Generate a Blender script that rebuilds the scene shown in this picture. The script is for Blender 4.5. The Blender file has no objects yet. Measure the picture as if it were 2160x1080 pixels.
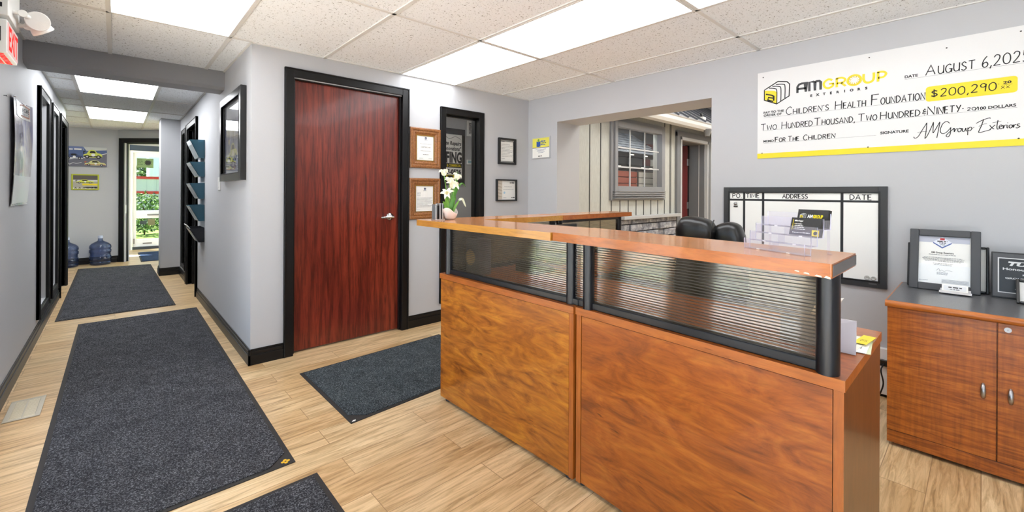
import bpy, bmesh, math, random
from mathutils import Vector, Matrix
random.seed(7)
S = bpy.context.scene
COL = S.collection
PI = math.pi

# ------------------------------------------------------------------ camera, sky, sun, exposure
F_PX, CY, YAW, ROLL, CAM_H = 911.0, 406.5, math.radians(42.55), math.radians(0.29), 1.24
cam_d = bpy.data.cameras.new('camera'); cam = bpy.data.objects.new('camera', cam_d); COL.objects.link(cam)
cam_d.sensor_fit = 'HORIZONTAL'; cam_d.sensor_width = 36.0; cam_d.lens = 36.0 * F_PX / 2160.0
cam_d.shift_x = 0.0; cam_d.shift_y = -(540.0 - CY) / 2160.0
cam_d.clip_start = 0.05; cam_d.clip_end = 200
_F = Vector((math.sin(YAW), math.cos(YAW), 0)); _R0 = Vector((math.cos(YAW), -math.sin(YAW), 0)); _U0 = Vector((0, 0, 1))
_R = _R0 * math.cos(ROLL) + _U0 * math.sin(ROLL); _U = _U0 * math.cos(ROLL) - _R0 * math.sin(ROLL)
cam.matrix_world = Matrix(((_R.x, _U.x, -_F.x, 0), (_R.y, _U.y, -_F.y, 0), (_R.z, _U.z, -_F.z, CAM_H), (0, 0, 0, 1)))
S.camera = cam

world = bpy.data.worlds.new('sky'); S.world = world; world.use_nodes = True
wn = world.node_tree.nodes; wn.clear()
w_out = wn.new('ShaderNodeOutputWorld'); w_bg = wn.new('ShaderNodeBackground'); w_sky = wn.new('ShaderNodeTexSky')
w_sky.sky_type = 'NISHITA'; w_sky.sun_disc = False; w_sky.sun_elevation = math.radians(52); w_sky.sun_rotation = math.radians(200)
w_bg.inputs['Strength'].default_value = 0.5
world.node_tree.links.new(w_sky.outputs[0], w_bg.inputs[0]); world.node_tree.links.new(w_bg.outputs[0], w_out.inputs[0])

sun_d = bpy.data.lights.new('sun', 'SUN'); sun_d.energy = 48.0; sun_d.angle = math.radians(0.6); sun_d.color = (0.92, 0.96, 1.0)
sun = bpy.data.objects.new('sun', sun_d); COL.objects.link(sun); sun.rotation_euler = Vector((0.45, -0.45, -0.77)).to_track_quat('-Z', 'Y').to_euler()
sun.location = (-20, 20, 30)

PANEL_LIGHT = 6.0          # radiance of the lit ceiling panels
S.view_settings.view_transform = 'Standard'; S.view_settings.look = 'None'
S.view_settings.exposure = 0.08; S.view_settings.gamma = 1.0; S.view_settings.use_curve_mapping = False

# ------------------------------------------------------------------ materials
def lin(c):
    if isinstance(c, str):
        c = c.lstrip('#'); c = tuple(int(c[i:i+2], 16) for i in (0, 2, 4))
    out = []
    for v in c:
        v = v / 255.0
        out.append(v / 12.92 if v <= 0.04045 else ((v + 0.055) / 1.055) ** 2.4)
    return (out[0], out[1], out[2], 1.0)
class N:
    """tiny node helper"""
    def __init__(s, name):
        s.m = bpy.data.materials.new(name); s.m.use_nodes = True
        s.t = s.m.node_tree; s.t.nodes.clear()
        s.out = s.t.nodes.new('ShaderNodeOutputMaterial')
    def n(s, kind, **kw):
        nd = s.t.nodes.new('ShaderNode' + kind)
        for k, v in kw.items():
            if k.startswith('i_'): nd.inputs[k[2:].replace('_', ' ')].default_value = v
            else: setattr(nd, k, v)
        return nd
    def l(s, a, b): s.t.links.new(a, b)
    def bsdf(s, color=None, rough=0.5, metal=0.0, coat=0.0, spec=0.5):
        b = s.n('BsdfPrincipled'); b.inputs['Roughness'].default_value = rough; b.inputs['Metallic'].default_value = metal
        b.inputs['Coat Weight'].default_value = coat; b.inputs['Coat Roughness'].default_value = 0.08
        b.inputs['Specular IOR Level'].default_value = spec
        if color is not None: b.inputs['Base Color'].default_value = lin(color)
        s.l(b.outputs[0], s.out.inputs[0]); s.b = b; return b
    def coords(s, scale=(1, 1, 1), rot=(0, 0, 0), loc=(0, 0, 0), kind='Object'):
        tc = s.n('TexCoord'); mp = s.n('Mapping'); mp.inputs['Scale'].default_value = scale
        mp.inputs['Rotation'].default_value = rot; mp.inputs['Location'].default_value = loc
        s.l(tc.outputs[kind], mp.inputs[0]); return mp.outputs[0]
    def noise(s, vec, scale, detail=4, rough=0.55, dist=0.0):
        t = s.n('TexNoise'); t.inputs['Scale'].default_value = scale; t.inputs['Detail'].default_value = detail
        t.inputs['Roughness'].default_value = rough; t.inputs['Distortion'].default_value = dist
        s.l(vec, t.inputs['Vector']); return t.outputs['Fac']
    def ramp(s, fac, stops):
        r = s.n('ValToRGB'); e = r.color_ramp.elements
        while len(e) < len(stops): e.new(0.5)
        for i, (p, c) in enumerate(stops): e[i].position = p; e[i].color = lin(c) if not isinstance(c, float) else (c, c, c, 1)
        s.l(fac, r.inputs[0]); return r.outputs[0]
    def mix(s, a, b, fac, mode='MIX'):
        m = s.n('Mix'); m.data_type = 'RGBA'; m.blend_type = mode
        for sock, v in ((m.inputs[0], fac), (m.inputs[6], a), (m.inputs[7], b)):
            if isinstance(v, (int, float)): sock.default_value = v
            elif isinstance(v, (tuple, str)): sock.default_value = lin(v)
            else: s.l(v, sock)
        return m.outputs[2]
    def bump(s, h, strength=0.2, dist=0.01):
        b = s.n('Bump'); b.inputs['Strength'].default_value = strength; b.inputs['Distance'].default_value = dist
        s.l(h, b.inputs['Height']); s.l(b.outputs[0], s.b.inputs['Normal'])
_cache = {}
def pm(color, rough=0.5, metal=0.0, coat=0.0, spec=0.5, name=None):
    key = (color, rough, metal, coat, spec)
    if key not in _cache:
        k = N(name or 'paint_%s' % (color if isinstance(color, str) else '%02x%02x%02x' % color)); k.bsdf(color, rough, metal, coat, spec); _cache[key] = k.m
    return _cache[key]
def emis(name, color, strength):
    k = N(name); e = k.n('Emission'); e.inputs[0].default_value = lin(color); e.inputs[1].default_value = strength
    k.l(e.outputs[0], k.out.inputs[0]); return k.m
def schlick(k, ior):
    f0 = ((ior - 1) / (ior + 1)) ** 2
    lw = k.n('LayerWeight'); lw.inputs[0].default_value = 0.5
    pw = k.n('Math', operation='POWER'); k.l(lw.outputs['Facing'], pw.inputs[0]); pw.inputs[1].default_value = 5.0
    ma = k.n('Math', operation='MULTIPLY_ADD'); k.l(pw.outputs[0], ma.inputs[0]); ma.inputs[1].default_value = 1 - f0; ma.inputs[2].default_value = f0
    return ma.outputs[0]
def thin_glass(name, tint=(255, 255, 255), rough=0.02, ior=1.45):
    k = N(name); t = k.n('BsdfTransparent'); t.inputs[0].default_value = lin(tint)
    g = k.n('BsdfGlossy'); g.inputs['Roughness'].default_value = rough
    m = k.n('MixShader'); k.l(schlick(k, ior), m.inputs[0]); k.l(t.outputs[0], m.inputs[1]); k.l(g.outputs[0], m.inputs[2])
    k.l(m.outputs[0], k.out.inputs[0]); k.gloss = g; return k.m
def wall_paint(name, color):
    k = N(name); k.bsdf(color, 0.62, spec=0.35); v = k.coords()
    h = k.noise(v, 220, 2, 0.5); k.bump(h, 0.12, 0.002); return k.m
def wood(name, c_dark, c_mid, c_light, axis='y', rough=0.32, coat=0.25, grain=1.0, mottle=1.0, rot=(0, 0, 0), fm=0.4):
    k = N(name); k.bsdf(None, rough, coat=coat)
    lo, hi = 1.2, 14.0
    sc = {'x': (lo, hi, hi), 'y': (hi, lo, hi), 'z': (hi, hi, lo)}[axis]
    v = k.coords(sc, rot); fine = k.noise(v, 6.0 * grain, 6, 0.65, 0.6)
    sc2 = {'x': (1.0, 3.6, 3.6), 'y': (3.6, 1.0, 3.6), 'z': (3.6, 3.6, 1.0)}[axis]
    v2 = k.coords(sc2, rot); mot = k.noise(v2, 2.6 * mottle, 5, 0.62, 1.4)
    c1 = k.ramp(mot, [(0.30, c_dark), (0.50, c_mid), (0.68, c_light)])
    c2 = k.ramp(fine, [(0.30, (150, 150, 150)), (0.55, (255, 255, 255))])
    c = k.mix(c1, c2, fm, 'MULTIPLY')
    if fm >= 0.35:
        v3 = k.coords({'x': (3, 26, 26), 'y': (26, 3, 26), 'z': (26, 26, 3)}[axis], rot); fl = k.noise(v3, 1.6, 3, 0.6, 0.3)
        c = k.mix(c, k.ramp(fl, [(0.24, (120, 96, 80)), (0.31, (255, 255, 255))]), 0.8, 'MULTIPLY')
    k.l(c, k.b.inputs['Base Color'])
    return k.m
M = {}
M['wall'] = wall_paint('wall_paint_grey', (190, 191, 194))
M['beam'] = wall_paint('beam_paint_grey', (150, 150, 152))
M['black_trim'] = pm((17, 17, 18), 0.36, spec=0.32, name='black_gloss_trim')
M['black'] = pm((14, 14, 15), 0.4, name='black')
M['black_plastic'] = pm((20, 21, 23), 0.3, name='black_plastic')
M['white'] = pm((238, 238, 236), 0.45, name='white_plastic')
M['paper'] = pm((246, 245, 240), 0.7, name='paper')
M['ink'] = pm((28, 28, 30), 0.7, name='ink')
M['greyink'] = pm((120, 120, 125), 0.7, name='grey_ink')
M['chrome'] = pm((215, 215, 215), 0.18, metal=1.0, name='brushed_chrome')
M['steel'] = pm((170, 170, 172), 0.35, metal=1.0, name='steel')
M['grey_trim'] = pm((142, 144, 148), 0.45, name='grey_trim')
M['rail'] = pm((16, 18, 24), 0.28, name='black_anodised')
M['yellow'] = pm((238, 214, 20), 0.35, name='cheque_yellow')
# mahogany door
k = N('mahogany_veneer'); k.bsdf(None, 0.32, coat=0.15)
v = k.coords((16, 16, 1.0)); a = k.noise(v, 4.0, 8, 0.68, 0.5)
v2 = k.coords((5.0, 5.0, 0.9)); wv = k.n('TexWave', wave_type='BANDS', bands_direction='X'); wv.inputs['Scale'].default_value = 0.85; wv.inputs['Distortion'].default_value = 9.0
wv.inputs['Detail'].default_value = 3.0; wv.inputs['Detail Scale'].default_value = 0.7; k.l(v2, wv.inputs[0])
big = k.ramp(k.noise(k.coords((2.5, 2.5, 0.5)), 1.6, 3), [(0.35, (112, 38, 26)), (0.65, (140, 54, 35))])
gr = k.ramp(a, [(0.36, (112, 100, 100)), (0.56, (255, 255, 255))])
wr = k.ramp(wv.outputs['Fac'], [(0.0, (118, 110, 110)), (0.35, (255, 255, 255))])
c = k.mix(big, gr, 0.7, 'MULTIPLY'); c = k.mix(c, wr, 0.4, 'MULTIPLY'); k.l(c, k.b.inputs['Base Color']); k.bump(a, 0.05, 0.001)
M['mahogany'] = k.m
M['cherry_a'] = wood('cherry_laminate_golden', (116, 60, 12), (174, 100, 22), (202, 130, 36), 'y', mottle=1.5, rot=(0.18, 0, 0), fm=0.4)
M['cherry_b'] = wood('cherry_laminate_orange', (112, 54, 14), (162, 84, 22), (184, 106, 34), 'y', mottle=1.3, rot=(0.12, 0, 0), fm=0.4)
M['cherry_edge'] = wood('cherry_edge_band', (156, 84, 26), (174, 96, 34), (186, 108, 42), 'y', rough=0.3)
M['cherry_edge_z'] = wood('cherry_edge_upright', (152, 82, 24), (170, 92, 30), (182, 104, 38), 'z', rough=0.3)
M['ledge_top_y'] = wood('ledge_laminate', (176, 112, 62), (196, 130, 78), (206, 142, 90), 'y', rough=0.24, coat=0.4, fm=0.0)
M['ledge_top_x'] = wood('ledge_laminate_wing', (176, 108, 56), (194, 124, 68), (204, 138, 82), 'x', rough=0.24, coat=0.4, fm=0.0)
M['gold_edge'] = wood('golden_edge_band', (176, 112, 32), (192, 132, 46), (200, 144, 58), 'y', rough=0.3)
M['end_panel_shade'] = wood('desk_end_laminate_shade', (84, 46, 18), (104, 58, 24), (114, 68, 30), 'z', rough=0.35)  # separate upright laminate, darkened further to hold the end's shade
# credenza: figured cherry, vertical grain and horizontal flame
k = N('figured_cherry'); k.bsdf(None, 0.33, coat=0.15)
v = k.coords((18, 18, 1.4)); a = k.noise(v, 3.5, 5, 0.6)
fl = k.noise(k.coords((2.2, 2.2, 26)), 2.4, 4, 0.6, 1.0)
c1 = k.ramp(fl, [(0.34, (138, 70, 18)), (0.5, (170, 90, 24)), (0.66, (190, 108, 34))]); c2 = k.ramp(a, [(0.3, (190, 190, 190)), (0.6, (255, 255, 255))])
k.l(k.mix(c1, c2, 0.6, 'MULTIPLY'), k.b.inputs['Base Color']); M['figured'] = k.m
M['cred_edge'] = wood('credenza_edge', (170, 92, 28), (190, 106, 36), (200, 118, 44), 'y', rough=0.3)
k = N('grey_laminate'); k.bsdf(None, 0.3, coat=0.1); a = k.noise(k.coords(), 260, 2)
k.l(k.ramp(a, [(0.35, (84, 85, 88)), (0.65, (104, 105, 108))]), k.b.inputs['Base Color']); M['grey_lam'] = k.m
# oak floor
k = N('oak_vinyl_planks'); k.bsdf(None, 0.30, coat=0.10); v = k.coords()
br = k.n('TexBrick', offset=0.37, offset_frequency=2, squash=1.0); br.inputs['Scale'].default_value = 1.0; br.inputs['Brick Width'].default_value = 1.24
br.inputs['Row Height'].default_value = 0.155; br.inputs['Mortar Size'].default_value = 0.0016; br.inputs['Mortar Smooth'].default_value = 0.1; br.inputs['Bias'].default_value = 0.0
br.inputs['Color1'].default_value = (0, 0, 0, 1); br.inputs['Color2'].default_value = (1, 1, 1, 1); br.inputs['Mortar'].default_value = (0.5, 0.5, 0.5, 1); k.l(v, br.inputs['Vector'])
tone = k.ramp(br.outputs['Color'], [(0.0, (222, 188, 140)), (0.5, (232, 202, 156)), (1.0, (240, 214, 170))])
off = k.n('VectorMath', operation='MULTIPLY_ADD'); k.l(br.outputs['Color'], off.inputs[0]); off.inputs[1].default_value = (3, 5, 2); k.l(v, off.inputs[2])
mp = k.n('Mapping'); mp.inputs['Scale'].default_value = (1.1, 13, 1); k.l(off.outputs[0], mp.inputs[0])
g1 = k.noise(mp.outputs[0], 3.2, 8, 0.68, 0.9)
gr = k.ramp(g1, [(0.30, (128, 112, 92)), (0.42, (206, 196, 180)), (0.58, (255, 255, 255))])
mp2 = k.n('Mapping'); mp2.inputs['Scale'].default_value = (0.8, 4, 1); k.l(off.outputs[0], mp2.inputs[0])
g2 = k.ramp(k.noise(mp2.outputs[0], 2.2, 3, 0.5, 0.6), [(0.28, (205, 190, 168)), (0.6, (255, 255, 255))])
c = k.mix(tone, gr, 0.75, 'MULTIPLY'); c = k.mix(c, g2, 0.6, 'MULTIPLY')
c = k.mix(c, (158, 126, 88), br.outputs['Fac']); k.l(c, k.b.inputs['Base Color']); k.bump(g1, 0.05, 0.001); M['floor'] = k.m
# ceiling tile with pin holes
k = N('ceiling_tile'); k.bsdf(None, 0.8, spec=0.2); v = k.coords()
sp = k.noise(v, 75, 2, 0.6); sp2 = k.noise(v, 190, 1, 0.5)
c = k.mix(k.ramp(sp, [(0.30, (130, 127, 122)), (0.37, (243, 246, 248))]), k.ramp(sp2, [(0.26, (150, 148, 142)), (0.34, (255, 255, 255))]), 0.8, 'MULTIPLY')
k.l(c, k.b.inputs['Base Color']); k.bump(sp2, 0.2, 0.003); M['tile'] = k.m
M['tbar'] = pm((222, 221, 217), 0.5, name='ceiling_grid_white')
M['panel_hall'] = emis('lit_hall_diffuser', (250, 252, 255), 15.0)
M['panel_lit'] = emis('lit_diffuser', (250, 252, 255), PANEL_LIGHT)
# mats
def mat_pile(name, c0, c1, c2):
    k = N(name); k.bsdf(None, 0.95, spec=0.1); v = k.coords()
    a = k.noise(v, 170, 3, 0.75); b = k.noise(v, 9, 4, 0.6)
    c = k.ramp(a, [(0.36, c0), (0.52, c1), (0.68, c2)]); c = k.mix(c, k.ramp(b, [(0.3, (178, 178, 182)), (0.7, (255, 255, 255))]), 0.7, 'MULTIPLY')
    k.l(c, k.b.inputs['Base Color']); k.bump(a, 0.9, 0.006); return k.m
M['pile'] = mat_pile('charcoal_mat_pile', (40, 40, 43), (72, 73, 77), (156, 158, 163))
M['pile_green'] = mat_pile('slate_mat_pile', (42, 47, 50), (76, 85, 89), (150, 158, 162))
M['pile_blue'] = mat_pile('blue_mat_pile', (34, 46, 70), (58, 76, 108), (90, 110, 150))
M['rubber'] = pm((44, 41, 39), 0.8, name='mat_rubber')
M['tinted'] = thin_glass('dimmed_street_glass', (200, 202, 206))  # clear pane greyed to hold back the bright outdoors
M['glass'] = thin_glass('clear_glass')
M['acrylic'] = thin_glass('clear_acrylic', (252, 251, 255), 0.05)
_t = M['acrylic'].node_tree; _o = [q for q in _t.nodes if q.type == 'OUTPUT_MATERIAL'][0]; _s = _o.inputs[0].links[0].from_socket
_d = _t.nodes.new('ShaderNodeBsdfDiffuse'); _d.inputs[0].default_value = lin((246, 246, 252)); _x = _t.nodes.new('ShaderNodeMixShader'); _x.inputs[0].default_value = 0.07
_t.links.new(_s, _x.inputs[1]); _t.links.new(_d.outputs[0], _x.inputs[2]); _t.links.new(_x.outputs[0], _o.inputs[0])
M['acrylic_edge'] = pm((222, 222, 246), 0.2, name='acrylic_edge_tint')
def veil(mat, color, f):      # a share of plain diffuse body colour, as in tinted moulded plastic
    t = mat.node_tree; o = [q for q in t.nodes if q.type == 'OUTPUT_MATERIAL'][0]; s = o.inputs[0].links[0].from_socket
    d = t.nodes.new('ShaderNodeBsdfDiffuse'); d.inputs[0].default_value = lin(color); x = t.nodes.new('ShaderNodeMixShader'); x.inputs[0].default_value = f
    t.links.new(s, x.inputs[1]); t.links.new(d.outputs[0], x.inputs[2]); t.links.new(x.outputs[0], o.inputs[0]); return mat
M['smoke'] = thin_glass('smoked_blue_plastic', (110, 156, 176), 0.06)
M['smoke_grey'] = thin_glass('smoked_grey_plastic', (104, 106, 114), 0.06)
veil(M['smoke'], (96, 150, 170), 0.28); veil(M['smoke_grey'], (90, 92, 100), 0.2)
k = N('blue_bottle_plastic'); lw_ = k.n('LayerWeight'); lw_.inputs[0].default_value = 0.5
t = k.n('BsdfTransparent'); k.l(k.ramp(lw_.outputs['Facing'], [(0.15, (196, 208, 232)), (0.8, (92, 106, 146))]), t.inputs[0]); g = k.n('BsdfGlossy'); g.inputs['Roughness'].default_value = 0.06
m = k.n('MixShader'); k.l(schlick(k, 1.6), m.inputs[0]); k.l(t.outputs[0], m.inputs[1]); k.l(g.outputs[0], m.inputs[2]); k.l(m.outputs[0], k.out.inputs[0]); M['bottle'] = veil(k.m, (112, 128, 170), 0.08)
# ribbed translucent screen
k = N('ribbed_screen'); t = k.n('BsdfTransparent'); t.inputs[0].default_value = lin((232, 224, 208)); g = k.n('BsdfGlossy'); g.inputs['Roughness'].default_value = 0.07
g.inputs[0].default_value = lin((225, 228, 230)); d = k.n('BsdfDiffuse'); d.inputs[0].default_value = lin((112, 104, 86))
wv = k.n('TexWave', wave_type='BANDS', bands_direction='Z'); wv.inputs['Scale'].default_value = 34.0; k.l(k.coords(), wv.inputs[0])
bp_ = k.n('Bump'); bp_.inputs['Strength'].default_value = 0.16; bp_.inputs['Distance'].default_value = 0.002; k.l(wv.outputs['Fac'], bp_.inputs['Height']); k.l(bp_.outputs[0], g.inputs['Normal'])
m1 = k.n('MixShader'); m1.inputs[0].default_value = 0.10; k.l(t.outputs[0], m1.inputs[1]); k.l(d.outputs[0], m1.inputs[2])
m2 = k.n('MixShader'); k.l(schlick(k, 1.85), m2.inputs[0]); k.l(m1.outputs[0], m2.inputs[1]); k.l(g.outputs[0], m2.inputs[2]); k.l(m2.outputs[0], k.out.inputs[0]); M['ribbed'] = k.m
M['rib'] = pm((52, 48, 42), 0.4, name='screen_rib')
# leather
k = N('black_leather'); k.bsdf((18, 18, 19), 0.3, coat=0.1); k.bump(k.noise(k.coords(), 260, 3), 0.12, 0.002); M['leather'] = k.m
k = N('moulded_wood_frame'); k.bsdf(None, 0.35, coat=0.2); a = k.noise(k.coords((30, 30, 30)), 3, 5)
k.l(k.ramp(a, [(0.3, (104, 62, 30)), (0.55, (146, 94, 50)), (0.75, (170, 116, 66))]), k.b.inputs['Base Color']); M['frame_wood'] = k.m
M['gold'] = pm((176, 140, 66), 0.3, metal=0.9, name='gilt_slip')
M['frame_black'] = pm((24, 24, 25), 0.35, name='black_frame'); M['frame_grey'] = pm((70, 71, 74), 0.5, name='charcoal_frame'); M['frame_pewter'] = pm((66, 66, 66), 0.28, metal=0.6, name='pewter_frame')

# ------------------------------------------------------------------ mesh builder
class Plane:
    def __init__(s, o, ux, uy, n): s.o, s.ux, s.uy, s.n = Vector(o), Vector(ux), Vector(uy), Vector(n)
    def __call__(s, u, v, d=0.0): return s.o + s.ux * u + s.uy * v + s.n * d
    def at(s, u, v, d=0.0): return Plane(s(u, v, d), s.ux, s.uy, s.n)
def catmull(pts, n=6, closed=False):
    pts = [Vector(p) for p in pts]; out = []
    m = len(pts); rng = range(m if closed else m - 1)
    for i in rng:
        if closed: p0, p1, p2, p3 = pts[i-1], pts[i], pts[(i+1) % m], pts[(i+2) % m]
        else: p0, p1, p2, p3 = pts[max(i-1, 0)], pts[i], pts[i+1], pts[min(i+2, m-1)]
        for j in range(n):
            t = j / n
            out.append(0.5 * ((2*p1) + (p2-p0)*t + (2*p0-5*p1+4*p2-p3)*t*t + (3*p1-p0-3*p2+p3)*t*t*t))
    if not closed: out.append(pts[-1])
    return out
class MB:
    def __init__(s): s.v = []; s.f = []; s.mi = []; s.mats = []; s.sm = []
    def m(s, mat):
        if isinstance(mat, str): mat = M[mat]
        if mat not in s.mats: s.mats.append(mat)
        return s.mats.index(mat)
    def add(s, verts, faces, mat, smooth=False):
        b = len(s.v); s.v += [Vector(q) for q in verts]; i = s.m(mat)
        for f in faces: s.f.append([b + q for q in f]); s.mi.append(i); s.sm.append(smooth)
    def hexa(s, c, mat):     # c: 8 corners, bottom ring then top ring
        s.add(c, [(0, 3, 2, 1), (4, 5, 6, 7), (0, 1, 5, 4), (1, 2, 6, 5), (2, 3, 7, 6), (3, 0, 4, 7)], mat)
    def box(s, x0, x1, y0, y1, z0, z1, mat):
        s.hexa([(x0, y0, z0), (x1, y0, z0), (x1, y1, z0), (x0, y1, z0), (x0, y0, z1), (x1, y0, z1), (x1, y1, z1), (x0, y1, z1)], mat)
    def pbox(s, pl, u0, u1, v0, v1, d0, d1, mat):
        s.hexa([pl(u0, v0, d0), pl(u1, v0, d0), pl(u1, v1, d0), pl(u0, v1, d0), pl(u0, v0, d1), pl(u1, v0, d1), pl(u1, v1, d1), pl(u0, v1, d1)], mat)
    def rect(s, pl, u0, v0, u1, v1, d, mat): s.add([pl(u0, v0, d), pl(u1, v0, d), pl(u1, v1, d), pl(u0, v1, d)], [(0, 1, 2, 3)], mat)
    def poly(s, pl, pts, d, mat): s.add([pl(p[0], p[1], d) for p in pts], [tuple(range(len(pts)))], mat)
    def disc(s, pl, u, v, r, d, mat, n=20, ry=None): s.poly(pl, [(u + r*math.cos(2*PI*i/n), v + (ry or r)*math.sin(2*PI*i/n)) for i in range(n)], d, mat)
    def pprism(s, pl, pts, d0, d1, mat, smooth=False):
        n = len(pts); a = [pl(p[0], p[1], d0) for p in pts] + [pl(p[0], p[1], d1) for p in pts]
        s.add(a, [tuple(range(n))[::-1], tuple(range(n, 2*n))], mat)
        s.add(a, [(i, (i+1) % n, n + (i+1) % n, n + i) for i in range(n)], mat, smooth)
    def prism(s, pts, z0, z1, mat): s.pprism(Plane((0, 0, 0), (1, 0, 0), (0, 1, 0), (0, 0, 1)), pts, z0, z1, mat)
    def ribbon(s, pl, pts, w, d, mat):
        pts = [Vector((p[0], p[1])) for p in pts]; h = w / 2
        L = []; R = []
        for i, p in enumerate(pts):
            a = pts[max(i-1, 0)]; b = pts[min(i+1, len(pts)-1)]; t = b - a
            if t.length < 1e-9: t = Vector((1, 0))
            t.normalize(); nn = Vector((-t.y, t.x)); k = 1.0
            if 0 < i < len(pts)-1:
                e = (p - a); e.normalize(); c = abs(e.dot(t)); k = min(1.0 / max(c, 0.45), 2.0)
            L.append(p + nn*h*k); R.append(p - nn*h*k)
        n = len(pts); s.add([pl(q.x, q.y, d) for q in L] + [pl(q.x, q.y, d) for q in R], [(i, i+1, n+i+1, n+i) for i in range(n-1)], mat)
    def ring(s, path, prof_n, rad, mat, closed=False, caps=True):
        n = len(path); vs = []
        up = Vector((0, 0, 1)); prev = None
        for i, p in enumerate(path):
            a = path[(i-1) % n] if (closed or i > 0) else path[i]; b = path[(i+1) % n] if (closed or i < n-1) else path[i]
            t = (Vector(b) - Vector(a)).normalized()
            if prev is None: x = t.orthogonal().normalized()
            else: x = (prev - t * prev.dot(t)).normalized()
            prev = x; y = t.cross(x); r = rad[i] if isinstance(rad, (list, tuple)) else rad
            for j in range(prof_n):
                q = 2*PI*j/prof_n; vs.append(Vector(p) + x*math.cos(q)*r + y*math.sin(q)*r)
        fs = []
        for i in range(n if closed else n-1):
            for j in range(prof_n):
                a = i*prof_n + j; b = i*prof_n + (j+1) % prof_n; c = ((i+1) % n)*prof_n
                fs.append((a, b, c + (j+1) % prof_n, c + j))
        s.add(vs, fs, mat, True)
        if not closed and caps:
            s.add(vs[:prof_n], [tuple(range(prof_n))[::-1]], mat); s.add(vs[-prof_n:], [tuple(range(prof_n))], mat)
    def tube(s, pts, r, mat, n=10, closed=False): s.ring([Vector(p) for p in pts], n, r, mat, closed)
    def cyl(s, p0, p1, r, mat, n=20, r1=None): s.ring([Vector(p0), Vector(p1)], n, [r, r if r1 is None else r1], mat)
    def lathe(s, prof, o, mat, n=28, axis=(0, 0, 1), squash=None):
        o = Vector(o); az = Vector(axis).normalized(); ax = az.orthogonal().normalized() if abs(az.z) < 0.99 else Vector((1, 0, 0)); ay = az.cross(ax); vs = []
        for (r, z) in prof:
            for j in range(n): q = 2*PI*j/n; vs.append(o + ax*r*math.cos(q)*(squash or 1) + ay*r*math.sin(q) + az*z)
        fs = [(i*n+j, i*n+(j+1) % n, (i+1)*n+(j+1) % n, (i+1)*n+j) for i in range(len(prof)-1) for j in range(n)]
        s.add(vs, fs, mat, True)
        for k in (0, len(prof)-1):
            if prof[k][0] > 1e-4: s.add(vs[k*n:(k+1)*n], [tuple(range(n))], mat)
    def grid(s, fn, nu, nv, mat, smooth=True):
        vs = [fn(i/nu, j/nv) for j in range(nv+1) for i in range(nu+1)]
        s.add(vs, [(j*(nu+1)+i, j*(nu+1)+i+1, (j+1)*(nu+1)+i+1, (j+1)*(nu+1)+i) for j in range(nv) for i in range(nu)], mat, smooth)
    def blob(s, c, rx, ry, rz, mat, rot=None, p=2.6, nu=28, nv=16):   # rounded cushion (superellipsoid)
        c = Vector(c); e = 2.0 / p
        sg = lambda a: math.copysign(abs(a)**e, a)
        def fn(a, b):
            th = 2*PI*a; ph = PI*(b - 0.5); q = Vector((rx*sg(math.cos(ph))*sg(math.cos(th)), ry*sg(math.cos(ph))*sg(math.sin(th)), rz*sg(math.sin(ph))))
            return c + (rot @ q if rot else q)
        s.grid(fn, nu, nv, mat)
    def strokes(s, pl, text, u, v, h, mat, w=None, d=0.001, gap=0.22, slant=0.0, width=None, jitter=0.02):
        lw = w or h*0.09; x = 0.0; segs = []
        for ch in text:
            if ch == ' ': x += 0.45; continue
            g = STROKE[ch]; adv = g[0]; sc = g[2] if len(g) > 2 else 1.0
            for line in g[1]:
                pts = line[1] if line[0] == '~' else line; pts = catmull([(a, b) for a, b in pts], 5) if line[0] == '~' else pts
                jy = random.uniform(-jitter, jitter); segs.append([(x + q[0] + slant*q[1], q[1] + jy) for q in pts])
            x += adv + gap
        x -= gap; k = (width / (x*h)) if width else 1.0
        for g in segs: s.ribbon(pl, [(u + q[0]*h*k, v + q[1]*h) for q in g], lw, d, mat)
        return x*h*k
    def text(s, pl, body, u, v, size, mat, d=0.001, align='LEFT', bold=0.0, shear=0.0, width=None, spacing=1.0, depth=0.0):
        c = bpy.data.curves.new('txt', 'FONT'); c.body = body; c.size = size; c.align_x = align; c.offset = bold; c.shear = shear; c.space_character = spacing; c.resolution_u = 3
        ob = bpy.data.objects.new('txt', c); me = bpy.data.meshes.new_from_object(ob)
        vs = [q.co.copy() for q in me.vertices]; fs = [tuple(p.vertices) for p in me.polygons]
        bpy.data.objects.remove(ob); bpy.data.curves.remove(c); bpy.data.meshes.remove(me)
        if not vs: return
        x0 = min(q.x for q in vs); x1 = max(q.x for q in vs); k = (width / (x1 - x0)) if width else 1.0
        if width:
            base = {'LEFT': x0, 'CENTER': (x0+x1)/2, 'RIGHT': x1}[align]
            vs = [Vector(((q.x - base)*k, q.y, 0)) for q in vs]
        s.add([pl(u + q.x, v + q.y, d) for q in vs], fs, mat)
    def lines(s, pl, u0, u1, v, h, mat, d=0.001, center=False, seed=0):   # a row of tiny illegible print
        r = random.Random(seed*31 + int(v*1e4)); x = u0
        while x < u1:
            w = r.uniform(1.2, 4.5)*h; e = min(x + w, u1); s.rect(pl, x, v, e, v + h*r.uniform(0.8, 1.1), d, mat); x = e + h*0.7
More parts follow.
